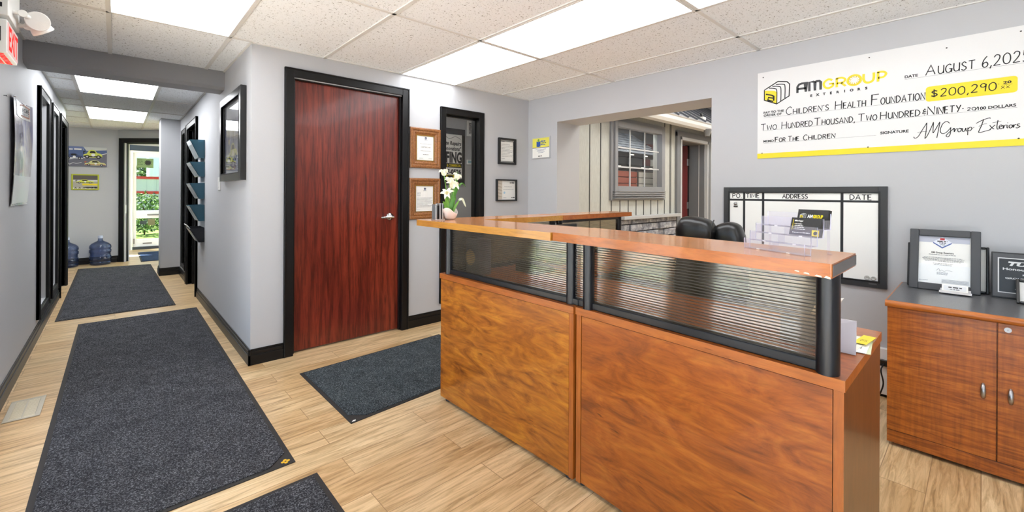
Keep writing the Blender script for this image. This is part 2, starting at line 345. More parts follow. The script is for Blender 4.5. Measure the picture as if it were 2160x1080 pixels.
    def build(s, name, parent=None, bevel=0.0, segs=2, subsurf=0, recalc=True, world=True, warp=None):
        me = bpy.data.meshes.new(name); vs = s.v
        if warp: vs = [warp(q) for q in vs]
        if parent is not None and world:
            inv = chain(parent).inverted(); vs = [inv @ q for q in vs]
        me.from_pydata([tuple(q) for q in vs], [], s.f)
        for m in s.mats: me.materials.append(m)
        me.polygons.foreach_set('material_index', s.mi); me.polygons.foreach_set('use_smooth', s.sm)
        if recalc:
            b = bmesh.new(); b.from_mesh(me); bmesh.ops.recalc_face_normals(b, faces=b.faces); b.to_mesh(me); b.free()
        me.update()
        o = bpy.data.objects.new(name, me); COL.objects.link(o)
        if parent is not None: o.parent = parent
        if bevel:
            md = o.modifiers.new('bevel', 'BEVEL'); md.width = bevel; md.segments = segs; md.limit_method = 'ANGLE'; md.angle_limit = math.radians(50)
        if subsurf:
            md = o.modifiers.new('sub', 'SUBSURF'); md.levels = subsurf; md.render_levels = subsurf
        return o
def chain(o):
    m = o.matrix_basis.copy()
    return chain(o.parent) @ m if o.parent else m
def tag(o, label, cat, group=None, kind=None):
    o['label'] = label; o['category'] = cat
    if group: o['group'] = group
    if kind: o['kind'] = kind
    return o
def thing(name, label, cat, loc=(0, 0, 0), rz=0.0, group=None, kind=None):
    o = bpy.data.objects.new(name, None); COL.objects.link(o); o.location = loc; o.rotation_euler = (0, 0, rz); o.empty_display_size = 0.05
    return tag(o, label, cat, group, kind)
def dup(root, loc, label=None):
    r = root.copy(); COL.objects.link(r); r.location = loc
    if label: r['label'] = label
    for ch in root.children:
        c = ch.copy(); COL.objects.link(c); c.parent = r
        for g in ch.children:
            e = g.copy(); COL.objects.link(e); e.parent = c
    return r
# single-stroke marker capitals: width, strokes
STROKE = {
 'A': (.7, [[(0, 0), (.36, 1), (.7, 0)], [(.13, .36), (.58, .36)]]),
 'C': (.62, [('~', [(.6, .82), (.42, 1), (.12, .8), (0, .45), (.14, .1), (.38, 0), (.62, .14)])]),
 'D': (.66, [[(0, 0), (0, 1)], ('~', [(-.02, 1), (.4, .92), (.66, .5), (.4, .08), (-.02, 0)])]),
 'E': (.5, [[(.5, 1), (0, 1), (0, 0), (.5, 0)], [(0, .52), (.42, .52)]]),
 'F': (.52, [[(.52, 1), (0, 1), (0, 0)], [(0, .55), (.42, .55)]]),
 'G': (.68, [('~', [(.6, .85), (.4, 1), (.1, .8), (0, .4), (.15, .05), (.42, 0), (.64, .2)]), [(.38, .42), (.66, .42), (.66, 0)]]),
 'H': (.6, [[(0, 0), (0, 1)], [(.6, 0), (.6, 1)], [(0, .5), (.6, .5)]]),
 'I': (.04, [[(.02, 0), (.02, 1)]]),
 'L': (.46, [[(0, 1), (0, 0), (.46, 0)]]),
 'M': (.8, [[(0, 0), (.08, 1), (.4, .25), (.72, 1), (.8, 0)]]),
 'N': (.62, [[(0, 0), (0, 1), (.62, 0), (.62, 1)]]),
 'O': (.68, [('~', [(.34, 1), (.08, .8), (0, .48), (.1, .14), (.34, 0), (.6, .15), (.68, .5), (.58, .84), (.34, 1)])]),
 'P': (.52, [[(0, 0), (0, 1)], ('~', [(0, 1), (.36, .97), (.52, .74), (.36, .52), (0, .47)])]),
 'R': (.58, [[(0, 0), (0, 1)], ('~', [(0, 1), (.36, .97), (.52, .76), (.36, .54), (0, .5)]), [(.18, .5), (.58, 0)]]),
 'S': (.52, [('~', [(.5, .85), (.28, 1), (.05, .8), (.2, .56), (.44, .4), (.5, .18), (.26, 0), (0, .14)])]),
 'T': (.68, [[(0, 1), (.68, 1)], [(.34, 1), (.34, 0)]]),
 'U': (.6, [('~', [(0, 1), (0, .35), (.12, .05), (.34, 0), (.54, .12), (.6, .4), (.6, 1)]), [(.6, .3), (.6, 0)]]),
 'W': (.86, [[(0, 1), (.2, 0), (.43, .75), (.66, 0), (.86, 1)]]),
 'X': (.56, [[(0, 0), (.56, 1)], [(0, 1), (.56, 0)]]),
 'Y': (.62, [[(0, 1), (.32, .48)], [(.62, 1), (.2, 0)]]),
 '0': (.6, [('~', [(.3, 1), (.06, .8), (0, .48), (.08, .14), (.3, 0), (.54, .15), (.6, .5), (.52, .84), (.3, 1)])]),
 '2': (.56, [('~', [(.02, .8), (.2, 1), (.46, .92), (.48, .66), (.3, .36), (0, .02)]), [(0, .02), (.56, .04)]]),
 '5': (.54, [[(.52, 1), (.1, 1), (.06, .58)], ('~', [(.06, .58), (.34, .64), (.54, .38), (.4, .06), (.14, 0), (0, .1)])]),
 '6': (.54, [('~', [(.44, 1), (.16, .7), (.02, .3), (.14, .02), (.4, .02), (.54, .24), (.38, .46), (.12, .36), (.04, .22)])]),
 '9': (.52, [('~', [(.5, .8), (.28, 1), (.04, .84), (.08, .6), (.34, .56), (.5, .78)]), [(.5, .9), (.44, 0)]]),
 ',': (.12, [[(.12, .08), (0, -.2)]]), '.': (.06, [[(0, .0), (.06, .06)]]), "'": (.08, [[(.06, 1.05), (.02, .88)]]), '-': (.2, [[(0, .42), (.2, .42)]]),
 '&': (.36, [('~', [(.34, .86), (.1, .88), (.08, .66), (.3, .56), (.06, .48), (.04, .26), (.34, .26)]), [(.2, .08), (.2, .0)], [(.2, 1.1), (.2, .94)]]),
}

# ------------------------------------------------------------------ the setting
H = 2.30; XL = -0.485; XH = 0.712; YD = 3.53; XR = 3.49; XRB = 3.87; YN = -2.6; YC = 8.12; YB = 10.19; YS = 3.30; YE = 12.05
P_DOOR = Plane((0, YD, 0), (1, 0, 0), (0, 0, 1), (0, -1, 0))       # u = x
P_LEFT = Plane((XL, 0, 0), (0, 1, 0), (0, 0, 1), (1, 0, 0))        # u = y
P_HALL = Plane((XH, 0, 0), (0, -1, 0), (0, 0, 1), (-1, 0, 0))      # u = -y
P_RIGHT = Plane((XR, 0, 0), (0, -1, 0), (0, 0, 1), (-1, 0, 0))     # u = -y
P_BACK = Plane((0, YB, 0), (1, 0, 0), (0, 0, 1), (0, -1, 0))
ad = Vector((math.cos(YAW), -math.sin(YAW), 0)); an = Vector((-math.sin(YAW), -math.cos(YAW), 0))
P_ANG = Plane((0.03, YB, 0), ad, (0, 0, 1), an)
P_EXT = Plane((0, YE, 0), (1, 0, 0), (0, 0, 1), (0, -1, 0))
P_FAC = Plane((0, YS, 0), (1, 0, 0), (0, 0, 1), (0, -1, 0))
def st(o, label, cat): o['kind'] = 'structure'; o['label'] = label; o['category'] = cat; return o
def wall(mb, pl, u0, u1, t, holes=(), h=H, mat='wall'):
    x = u0
    for (a, b, z0, z1) in sorted(holes):
        if a > x: mb.pbox(pl, x, a, 0, h, -t, 0, mat)
        if z0 > 0: mb.pbox(pl, a, b, 0, z0, -t, 0, mat)
        if z1 < h: mb.pbox(pl, a, b, z1, h, -t, 0, mat)
        x = b
    if x < u1: mb.pbox(pl, x, u1, 0, h, -t, 0, mat)
def casing(mb, pl, u0, u1, v0, v1, w, t, sill=False, jamb=0.1, mat='black_trim'):
    mb.pbox(pl, u0, u0+w, v0, v1, 0, t, mat); mb.pbox(pl, u1-w, u1, v0, v1, 0, t, mat); mb.pbox(pl, u0+w, u1-w, v1-w, v1, 0, t, mat)
    mb.pbox(pl, u0, u0+0.012, v0, v1, 0, t+.006, mat); mb.pbox(pl, u1-.012, u1, v0, v1, 0, t+.006, mat); mb.pbox(pl, u0, u1, v1-.012, v1, 0, t+.006, mat)
    if sill: mb.pbox(pl, u0+w, u1-w, v0, v0+w, 0, t, mat)
    e = 0.018
    mb.pbox(pl, u0+w-e+.004, u0+w, v0, v1-w, -jamb, 0.004, mat); mb.pbox(pl, u1-w, u1-w+e-.004, v0, v1-w, -jamb, 0.004, mat)
    mb.pbox(pl, u0+w, u1-w, v1-w, v1-w+e-.004, -jamb, .004, mat)
    if sill: mb.pbox(pl, u0+w, u1-w, v0+w-e+.004, v0+w, -jamb, .004, mat)
def stop(mb, pl, u0, u1, v0, v1, d, mat='black_trim', sill=False):     # the inner stop a slab or pane sits against
    for q in ((u0, u0+.014, v0, v1), (u1-.014, u1, v0, v1), (u0, u1, v1-.014, v1)): mb.pbox(pl, *q, d, d+.03, mat)
    if sill: mb.pbox(pl, u0, u1, v0, v0+.014, d, d+.03, mat)

b = MB(); b.box(-1.6, 9.3, YN, YE, -0.12, 0, 'floor'); st(b.build('floor'), 'light oak vinyl plank floor', 'floor')

# door wall with the brown door and the tall side window
b = MB(); wall(b, P_DOOR, XH+.12, XR, 0.13, [(0.98, 1.895, 0, 2.10), (2.355, 2.772, 0.225, 2.012)]); st(b.build('wall_back'), 'light grey wall with the red brown door', 'wall')
# hall right wall, ends where the column steps out
b = MB(); wall(b, P_HALL, -YC, -YD, 0.12, [(-7.14, -6.30, 0, 2.05), (-7.70, -7.36, 0.22, 2.04)]); st(b.build('wall_hall_right'), 'light grey right wall of the hallway', 'wall')
b = MB(); b.box(0.485, XH+.12, YC, YC+.34, 0, H, 'wall'); st(b.build('wall_column'), 'grey pier at the end of the hallway beside the far doorway', 'wall')
# left wall
b = MB(); wall(b, P_LEFT, YN, 8.15, 0.14, [(-2.35, -1.25, .1, 2.06), (-1.15, -.05, .1, 2.06), (.05, .80, .1, 2.06), (0.95, 1.75, 0.0, 2.06), (2.02, 2.62, 0.1, 2.06), (2.74, 3.50, .1, 1.78), (5.40, 6.00, 0.225, 2.05), (6.36, 6.86, 0.225, 2.06), (7.24, 8.06, 0, 2.06)])
st(b.build('wall_left'), 'light grey left wall of the hallway', 'wall')
b = MB(); b.box(-1.5, -1.38, 8.15, YB, 0, H, 'wall'); b.box(-1.38, XL-.14, 8.03, 8.15, 0, H, 'wall'); st(b.build('wall_nook'), 'grey side wall of the nook at the hallway end', 'wall')
b = MB(); wall(b, P_BACK, -1.5, 0.03, 0.12); st(b.build('wall_end'), 'grey wall at the hallway end carrying two racing pictures', 'wall')
b = MB(); wall(b, P_ANG, 0.0, 1.25, 0.10, [(0.115, 0.98, 0, 2.075)]); st(b.build('wall_angled'), 'grey angled wall with the black framed doorway', 'wall')
# vestibule
b = MB(); wall(b, P_EXT, -0.6, 1.9, 0.12, [(0.235, 1.22, 0, 2.09)], mat='wall'); 
PVL = Plane((-.48, 0, 0), (0, 1, 0), (0, 0, 1), (1, 0, 0)); wall(b, PVL, 10.3, YE, .12, [(10.75, 11.95, .1, 2.1)]); PVR = Plane((1.6, 0, 0), (0, 1, 0), (0, 0, 1), (-1, 0, 0)); wall(b, PVR, 9.3, YE, .12, [(9.7, 11.9, .1, 2.1)])
st(b.build('wall_vestibule'), 'grey walls of the entrance vestibule', 'wall')
# right wall with the wide opening
b = MB(); wall(b, P_RIGHT, -YD-.13, -YN, 0.38, [(-3.09, -1.46, 0, 2.003)]); st(b.build('wall_right'), 'light grey wall with the wide opening to the showroom', 'wall')
b = MB(); b.box(XL-.14, XRB, YN-.12, YN, 0, H, 'wall'); st(b.build('wall_near'), 'grey wall behind the reception', 'wall')

for i, (pl, u0, u1, lab) in enumerate(((PVL, 10.75, 11.95, 'added glazed left side of the entrance vestibule, letting sun in'), (PVR, 9.7, 11.9, 'added glazed right side of the entrance vestibule, letting daylight in'))):  # side glazing added out of view to flood the vestibule with daylight
    wg = thing('window_%d' % (11+i), lab, 'window', pl((u0+u1)/2, .1), kind='structure')
    b = MB(); casing(b, pl, u0-.05, u1+.05, .05, 2.15, .05, .02, sill=True, jamb=.1, mat='white'); b.build('window_frame', wg); b = MB(); b.pbox(pl, u0, u1, .1, 2.1, -.06, -.054, 'glass'); b.build('pane', wg)
# baseboards
def base(mb, pl, u0, u1, d0=0.0):
    mb.pbox(pl, u0, u1, 0, .072, d0, d0+.016, 'black_trim'); mb.pbox(pl, u0, u1, .072, .098, d0, d0+.011, 'black_trim'); mb.pbox(pl, u0, u1, .098, .112, d0, d0+.006, 'black_trim')
b = MB(); base(b, P_DOOR, XH-.016, 0.925); base(b, P_DOOR, 1.957, XR); st(b.build('baseboard_back', bevel=.002), 'black baseboard on the door wall', 'baseboard')
b = MB(); base(b, P_HALL, -6.22, -YD+.016); base(b, P_HALL, -YC+.016, -7.25); st(b.build('baseboard_hall', bevel=.002), 'black baseboard on the hallway right wall', 'baseboard')
b = MB(); base(b, P_LEFT, YN, .8); base(b, P_LEFT, 1.82, 1.96); base(b, P_LEFT, 2.0, 7.17); st(b.build('baseboard_left', bevel=.002), 'black baseboard on the hallway left wall', 'baseboard')
b = MB(); base(b, P_RIGHT, -YD, -3.09); base(b, P_RIGHT, -1.46, -YN); st(b.build('baseboard_right', bevel=.002), 'black baseboard on the showroom wall', 'baseboard')
PC = Plane((0, YC, 0), (1, 0, 0), (0, 0, 1), (0, -1, 0)); PC2 = Plane((.485, 0, 0), (0, 1, 0), (0, 0, 1), (-1, 0, 0))
b = MB(); base(b, PC, .469, XH); base(b, PC2, YC, YC+.34); st(b.build('baseboard_column', bevel=.002), 'black baseboard round the grey pier', 'baseboard')
b = MB(); base(b, P_BACK, -1.38, .03); base(b, P_ANG, 0, .03); st(b.build('baseboard_end', bevel=.002), 'black baseboard on the hallway end wall', 'baseboard')

# ceiling
LIGHTS = [(-.035, .575, 2.285, 3.495), (1.872, 2.462, 2.375, 3.52), (1.872, 2.462, 1.125, 2.36), (1.872, 2.462, -.12, 1.11), (1.872, 2.462, -2.5, -1.36), (-.035, .575, -1.35, -.13), (-.035, .575, .5, 1.1),  # panels behind and above the viewer are added for extra light
          (-.292, .325, 5.27, 6.52), (-.292, .325, 7.60, 8.82)]
b = MB(); b.box(-1.6, XRB, YN-.12, YE+.12, H+.003, H+.06, 'tile'); ce = st(b.build('ceiling'), 'white speckled suspended tile ceiling', 'ceiling')
b = MB(); w = .012; zt = H - .004
def tb(x0, x1, y0, y1): b.box(x0, x1, y0, y1, zt, H+.003, 'tbar')
for x in (-.035, .575, 1.215, 1.867, 2.467, 3.085):
    tb(x-w, x+w, YN, YD if x > XH else 4.56)
for y in (3.50, 2.368, 1.118, -.125, -1.355):
    tb(XL, XR if y < 3.4 else XH, y-w, y+w)
for x in (-.297, .332): tb(x-w, x+w, 4.7, YB)
for y in (4.7, 5.27, 5.9, 6.53, 7.12, 7.59, 8.2, 8.83, 9.5):
    tb(XL if y < 8.1 else -1.38, -.297, y-w, y+w)
for y in (5.26, 6.53, 7.59, 8.83): tb(-.297, .332, y-w, y+w); tb(.332, XH, y-w, y+w)
for (x0, x1, y0, y1) in ((XL, XL+.014, YN, 8.15), (XH-.014, XH, YD, YC), (XH, XR, YD-.014, YD), (XR-.014, XR, YN, YD), (-1.38, .03, YB-.014, YB)): tb(x0, x1, y0, y1)
g = b.build('ceiling_grid', ce)
st_lab = ['lit ceiling panel at the hallway mouth over the long mats', 'short lit ceiling panel against the door wall', 'long lit ceiling panel over the reception counter', 'lit ceiling panel cut off at the top edge, right of the long one',
          'added unseen lit panel behind the viewer on the right', 'added unseen lit panel behind the viewer on the left', 'added unseen small lit panel above the viewer', 'first lit panel in the hallway beyond the grey beam', 'second lit panel deep in the hallway near the end wall']
for lab, (x0, x1, y0, y1) in zip(st_lab, LIGHTS):
    t = thing('ceiling_light', lab, 'ceiling light', ((x0+x1)/2, (y0+y1)/2, H-.006), group='lit ceiling panels')
    b = MB(); f = .012
    for q in ((x0, x1, y0, y0+f), (x0, x1, y1-f, y1), (x0, x0+f, y0+f, y1-f), (x1-f, x1, y0+f, y1-f)): b.box(*q, H-.006, H+.002, 'tbar')
    b.build('frame', t)
    b = MB(); b.box(x0+f, x1-f, y0+f, y1-f, H-.003, H+.002, 'panel_hall' if y0 > 5 else 'panel_lit'); b.build('diffuser', t)
# beam across the hall
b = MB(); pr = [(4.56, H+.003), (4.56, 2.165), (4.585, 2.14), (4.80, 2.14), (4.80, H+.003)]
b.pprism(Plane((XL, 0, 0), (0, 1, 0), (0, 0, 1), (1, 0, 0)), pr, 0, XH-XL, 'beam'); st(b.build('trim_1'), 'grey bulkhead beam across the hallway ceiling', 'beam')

# brown door
d = thing('door_1', 'red brown wood grain door in a black frame', 'door', (1.43, YD, 0), kind='structure')
b = MB(); casing(b, P_DOOR, .925, 1.957, 0, 2.172, .066, .02, jamb=.12); stop(b, P_DOOR, .991, 1.891, 0.005, 2.106, -.04); b.build('door_frame', d, bevel=.003)
b = MB(); b.pbox(P_DOOR, .991, 1.891, .012, 2.10, -.084, -.042, 'mahogany'); sl = b.build('slab', d, bevel=.002)
b = MB(); hx, hz = 1.80, 1.022
b.lathe([(.034, 0), (.034, .006), (.028, .014), (.014, .02)], (hx, YD+.042, hz), 'chrome', 28, (0, -1, 0)); b.cyl((hx, YD+.03, hz), (hx, YD-.03, hz), .011, 'chrome')
b.tube(catmull([(hx, YD-.03, hz), (hx-.03, YD-.034, hz), (hx-.075, YD-.03, hz-.002), (hx-.11, YD-.022, hz-.006)], 5), [.012]*5+[.011]*5+[.0095]*6, 'chrome'); b.build('handle', sl)

# tall windows with dark glass
def dark_room(mb, pl, u0, u1, v0, v1, dep, t=.02, col='black'):
    mb.pbox(pl, u0, u1, v0, v1, -dep-t, -dep, col)
w1 = thing('window_1', 'tall black framed side window beside the brown door', 'window', (2.56, YD, .17), kind='structure')
b = MB(); casing(b, P_DOOR, 2.294, 2.826, .17, 2.066, .062, .02, sill=True, jamb=.12); stop(b, P_DOOR, 2.356, 2.764, .232, 2.004, -.075, sill=True); b.build('window_frame', w1, bevel=.003)
b = MB(); b.pbox(P_DOOR, 2.36, 2.76, .236, 2.0, -.066, -.060, 'glass'); b.build('pane', w1)
for i, (u0, u1, lab) in enumerate(((5.33, 6.07, 'first tall black framed window on the hallway left wall'), (6.29, 6.93, 'second tall black framed window on the hallway left wall'))):
    wd = thing('window_%d' % (i+2), lab, 'window', (XL, (u0+u1)/2, .15), kind='structure')
    b = MB(); casing(b, P_LEFT, u0, u1, .155, 2.12, .068, .022, sill=True, jamb=.13); stop(b, P_LEFT, u0+.068, u1-.068, .223, 2.052, -.10, sill=True); b.build('window_frame', wd, bevel=.003)
    b = MB(); b.pbox(P_LEFT, u0+.07, u1-.07, .225, 2.05, -.125, -.11, pm((10, 11, 13), .06, spec=.6, name='dark_window_glass')); b.build('pane', wd)
d2 = thing('door_2', 'far black framed doorway on the hallway left wall', 'door', (XL, 7.65, 0), kind='structure')
b = MB(); casing(b, P_LEFT, 7.17, 8.13, 0, 2.13, .07, .022, jamb=.13); stop(b, P_LEFT, 7.24, 8.06, 0, 2.06, -.09); b.build('door_frame', d2, bevel=.003)
b = MB(); b.pbox(P_LEFT, 7.24, 8.06, .008, 2.06, -.135, -.09, pm((22, 21, 21), .35, name='dark_door')); b.build('slab', d2)
d3 = thing('door_3', 'black framed doorway behind the wall file pockets', 'door', (XH, 6.72, 0), kind='structure')
b = MB(); casing(b, P_HALL, -7.21, -6.23, 0, 2.12, .07, .022, jamb=.11); stop(b, P_HALL, -7.14, -6.30, 0, 2.05, -.07); b.build('door_frame', d3, bevel=.003)
b = MB(); b.pbox(P_HALL, -7.14, -6.30, .008, 2.05, -.11, -.07, pm((22, 21, 21), .35, name='dark_door')); b.build('slab', d3)
w4 = thing('window_4', 'narrow black framed window beside the grey pier', 'window', (XH, 7.53, .16), kind='structure')
b = MB(); casing(b, P_HALL, -7.76, -7.30, .16, 2.10, .06, .02, sill=True, jamb=.11); b.build('window_frame', w4, bevel=.003)
b = MB(); b.pbox(P_HALL, -7.70, -7.36, .22, 2.04, -.08, -.07, pm((14, 15, 17), .06, spec=.6, name='dark_window_glass')); b.build('pane', w4)
# glazed street entrance in the left wall (nearer than the picture's edge)
dg = thing('door_4', 'glazed street door in the left wall', 'door', (XL, 1.35, 0), kind='structure')
b = MB(); casing(b, P_LEFT, .88, 1.82, 0, 2.13, .07, .022, jamb=.13)
for q in ((.95, 1.04, .01, 2.06), (1.66, 1.75, .01, 2.06), (1.04, 1.66, .01, .22), (1.04, 1.66, 1.96, 2.06)): b.pbox(P_LEFT, *q, -.1, -.06, 'white')
b.build('door_frame', dg); b = MB(); b.pbox(P_LEFT, 1.04, 1.66, .22, 1.96, -.085, -.078, 'glass'); b.build('pane', dg)
wg = thing('window_5', 'glazed sidelight beside the street door', 'window', (XL, 2.32, .1), kind='structure')
b = MB(); casing(b, P_LEFT, 1.95, 2.69, .03, 2.13, .07, .022, sill=True, jamb=.13); b.build('window_frame', wg); b = MB(); b.pbox(P_LEFT, 2.02, 2.62, .1, 2.06, -.085, -.078, 'glass'); b.build('pane', wg)
for i, (u0, u1, lab) in enumerate(((-2.35, -1.25, 'added street window furthest behind the viewer, letting sun in'), (-1.15, -.05, 'added street window behind the viewer, letting sun in'), (.05, .80, 'added unseen street window beside the street door, letting sun in'))):  # unseen windows added so sun reaches the floor and bounces to the ceiling
    wg = thing('window_%d' % (7+i), lab, 'window', (XL, (u0+u1)/2, .1), kind='structure')
    b = MB(); casing(b, P_LEFT, u0-.04, u1+.04, .06, 2.10, .04, .02, sill=True, jamb=.13); b.build('window_frame', wg); b = MB(); b.pbox(P_LEFT, u0, u1, .1, 2.06, -.085, -.078, 'glass'); b.build('pane', wg)
wg = thing('window_10', 'added unseen street window under the exit sign', 'window', (XL, 3.27, .1), kind='structure')  # added opening for light off the sunlit ground onto the ceiling
b = MB(); casing(b, P_LEFT, 2.70, 3.54, .06, 1.82, .04, .02, sill=True, jamb=.13); b.build('window_frame', wg); b = MB(); b.pbox(P_LEFT, 2.74, 3.50, .1, 1.78, -.085, -.078, 'glass'); b.build('pane', wg)
b = MB(); b.box(-1.75, XL-.14, 1.9, 4.8, 2.25, 2.40, 'white'); st(b.build('sunblocker'), 'added unseen flat white canopy outside over the street windows', 'sunblocker')  # added overhang that keeps direct sun off the visible floor
b = MB(); b.prism([(XL, -2.55), (1.25, -2.55), (1.25, .6), (.75, .6), (.75, 1.45), (XL, 1.45)], 0.0002, .004, pm((214, 213, 210), .5, name='bounce_tile')); st(b.build('floor_bounce'), 'added pale bounce floor out of view inside the street windows', 'floor')  # pale patch added out of view to bounce neutral sunlight upward
# black framed doorway in the angled wall
d5 = thing('door_5', 'black framed open doorway to the entrance vestibule', 'door', P_ANG(.5, 0), kind='structure')
b = MB(); casing(b, P_ANG, .032, 1.06, 0, 2.155, .082, .02, jamb=.10); stop(b, P_ANG, .114, .978, 0, 2.073, -.07)
b.build('door_frame', d5, bevel=.003); b = MB(); b.pbox(P_ANG, .114, .120, .84, .99, -.04, -.012, 'steel'); b.build('strike_plate', d5)

# street door at the end
d6 = thing('door_6', 'white glazed street door at the very end of the hallway', 'door', (.74, YE, 0), kind='structure')
wm = pm((236, 238, 240), .4, name='white_door_paint')
b = MB()
for q in ((.235, .262, 0, 2.09), (1.193, 1.22, 0, 2.09), (.262, 1.193, 2.05, 2.09)): b.pbox(P_EXT, *q, -.10, .012, wm)
b.pbox(P_EXT, .2, 1.26, 2.085, 2.20, 0, .02, pm((52, 66, 84), .5, name='slate_header')); b.build('door_frame', d6)
b = MB()
for q in ((.266, .322, .055, 2.045), (1.13, 1.189, .055, 2.045), (.322, 1.13, 1.965, 2.045), (.322, 1.13, .655, .822), (.322, 1.13, .055, .212)): b.pbox(P_EXT, *q, -.075, -.03, wm)
sl = b.build('slab', d6, bevel=.003)
b = MB(); b.pbox(P_EXT, .322, 1.13, .822, 1.965, -.056, -.05, 'tinted'); b.pbox(P_EXT, .322, 1.13, .212, .655, -.056, -.05, 'tinted'); b.build('pane', sl)
b = MB(); b.pbox(P_EXT, .5, 1.12, .715, .745, -.03, .02, 'steel'); b.build('push_bar', sl, bevel=.004)
b = MB(); b.pbox(P_EXT, .262, 1.193, 0, .055, -.08, .01, pm((60, 66, 74), .4, name='sill_metal')); b.build('sill', d6)
b = MB(); b.pbox(P_EXT, .43, .58, .11, .135, -.03, -.022, 'steel'); b.build('letter_plate', sl)
b = MB(); b.pbox(P_EXT, .275, .3, .12, .23, -.03, -.02, 'steel'); b.build('hinge', sl)

# office behind the side window
b = MB(); b.box(.84, 4.1, 5.0, 5.12, 0, H, 'wall'); b.box(4.1, 4.22, YD+.13, 5.12, 0, H, 'wall'); b.box(XRB, 4.1, YD+.13, YD+.25, 0, H, 'wall'); st(b.build('wall_office'), 'grey back wall of the office seen through the side window', 'wall')
b = MB(); b.box(XRB, 4.22, YD+.13, 5.12, H+.003, H+.06, 'tile'); st(b.build('ceiling_office'), 'tiled ceiling strip of the office', 'ceiling')
P_OFF = Plane((0, 5.0, 0), (1, 0, 0), (0, 0, 1), (0, -1, 0))
t = thing('ceiling_light', 'added unseen lit panel inside the office behind the side window', 'ceiling light', (2.4, 4.3, H), group='lit ceiling panels')
b = MB(); b.box(1.8, 3.0, 4.0, 4.6, H-.003, H+.002, emis('office_fill_diffuser', (255, 252, 245), 5.0)); b.build('diffuser', t)  # lamp added out of view to light the office
b = MB()
for q in ((1.78, 3.02, 3.98, 4.0), (1.78, 3.02, 4.6, 4.62), (1.78, 1.8, 4.0, 4.6), (3.0, 3.02, 4.0, 4.6)): b.box(*q, H-.006, H+.002, 'tbar')
b.build('frame', t)

# showroom shell beyond the opening
HS = 3.3
b = MB(); b.box(XRB, 9.3, YN-.12, YN, 0, HS, 'wall'); b.box(9.18, 9.3, YN, YS+1.6, 0, HS, 'wall'); b.box(XR, XRB, YN-.12, YD+.13, H+.06, HS, 'wall'); b.box(XRB, 9.3, YS+1.6, YS+1.7, 0, HS, 'wall'); st(b.build('wall_showroom'), 'plain walls of the showroom', 'wall')
b = MB(); b.box(XR, 9.3, YN-.12, YS+1.7, HS, HS+.05, 'tile'); st(b.build('ceiling_showroom'), 'white ceiling of the showroom', 'ceiling')
for i, (x, y) in enumerate(((5.0, 0.2), (7.2, 0.2), (5.4, 1.9), (7.6, 1.9))):
    t = thing('ceiling_light', ('first', 'second', 'third', 'fourth')[i] + ' added unseen panel lighting the showroom', 'ceiling light', (x, y, HS), group='lit ceiling panels')
    b = MB(); b.box(x-.6, x+.6, y-.3, y+.3, HS-.004, HS+.001, emis('showroom_fill_diffuser', (255, 252, 246), 18.0)); b.build('diffuser', t)  # out-of-view ceiling lamps added to light the display house front
    b = MB()
    for q in ((x-.62, x+.62, y-.32, y-.3), (x-.62, x+.62, y+.3, y+.32), (x-.62, x-.6, y-.3, y+.3), (x+.6, x+.62, y-.3, y+.3)): b.box(*q, HS-.007, HS, 'tbar')
    b.build('frame', t)

# display house front: board and batten siding, stone skirt, window, red door, gutter and roof
sid = N('siding_grey'); sid.bsdf(None, .6); a = sid.noise(sid.coords((30, 30, 2.2)), 4, 6, .7); sid.l(sid.ramp(a, [(.3, (176, 178, 172)), (.65, (202, 204, 198))]), sid.b.inputs['Base Color']); sid.bump(a, .25, .003); M['siding'] = sid.m
b = MB(); wall(b, P_FAC, XRB, 9.18, .10, [(4.86, 6.04, 1.30, 2.14), (6.66, 7.62, 0, 2.12)], h=2.36, mat='siding')
gro = pm((70, 72, 70), .7, name='siding_groove'); x = 4.129
seams = [4.334, 4.56, 4.80] + [4.80+.2*i for i in range(1, 9)] + [7.85, 8.1, 8.4]
for x in seams:
    z0, z1 = 0.0, 2.36
    if 4.72 < x < 6.2: b.pbox(P_FAC, x-.008, x+.008, .93, 1.15, 0, .004, gro); continue
    if 6.5 < x < 7.7: continue
    b.pbox(P_FAC, x-.008, x+.008, .93 if x > 5.0 else 0, 2.36, 0, .004, gro)
b.pbox(P_FAC, 6.36, 6.376, .93, 2.36, 0, .004, gro)
st(b.build('wall_siding'), 'pale board and batten siding of the display house front', 'wall')
stone = N('grey_stone'); stone.bsdf(None, .85); a = stone.noise(stone.coords(), 14, 5, .65); stone.l(stone.ramp(a, [(.3, (92, 94, 102)), (.5, (142, 144, 152)), (.7, (196, 197, 202))]), stone.b.inputs['Base Color']); stone.bump(a, .7, .02); M['stone'] = stone.m
b = MB(); b.pbox(P_FAC, 4.95, 6.5, 0, .885, 0, .02, pm((58, 58, 60), .9, name='stone_joint')); z = .0; row = 0
rs = random.Random(3)
while z < .86:
    hh = rs.choice((.085, .105, .07)); x = 4.95 - rs.random()*.15
    if z + hh > .885: hh = .885 - z
    while x < 6.5:
        ww = rs.uniform(.14, .34); x0, x1 = max(x, 4.95)+.006, min(x+ww, 6.5)-.006
        if x1 - x0 > .03: b.pbox(P_FAC, x0, x1, z+.006, z+hh-.006, .015, .045+rs.random()*.03, 'stone')
        x += ww
    z += hh
o = b.build('wall_stone', bevel=.012); st(o, 'grey stone veneer skirt of the display house front', 'wall')
b = MB(); b.pbox(P_FAC, 4.95, 6.52, .885, .93, 0, .11, pm((178, 180, 182), .7, name='stone_cap')); st(b.build('trim_2', bevel=.006), 'pale ledge stone above the stone veneer', 'ledge')
wf = thing('window_6', 'grey framed nine pane window in the display house front', 'window', (5.45, YS, 1.15), kind='structure')
b = MB()
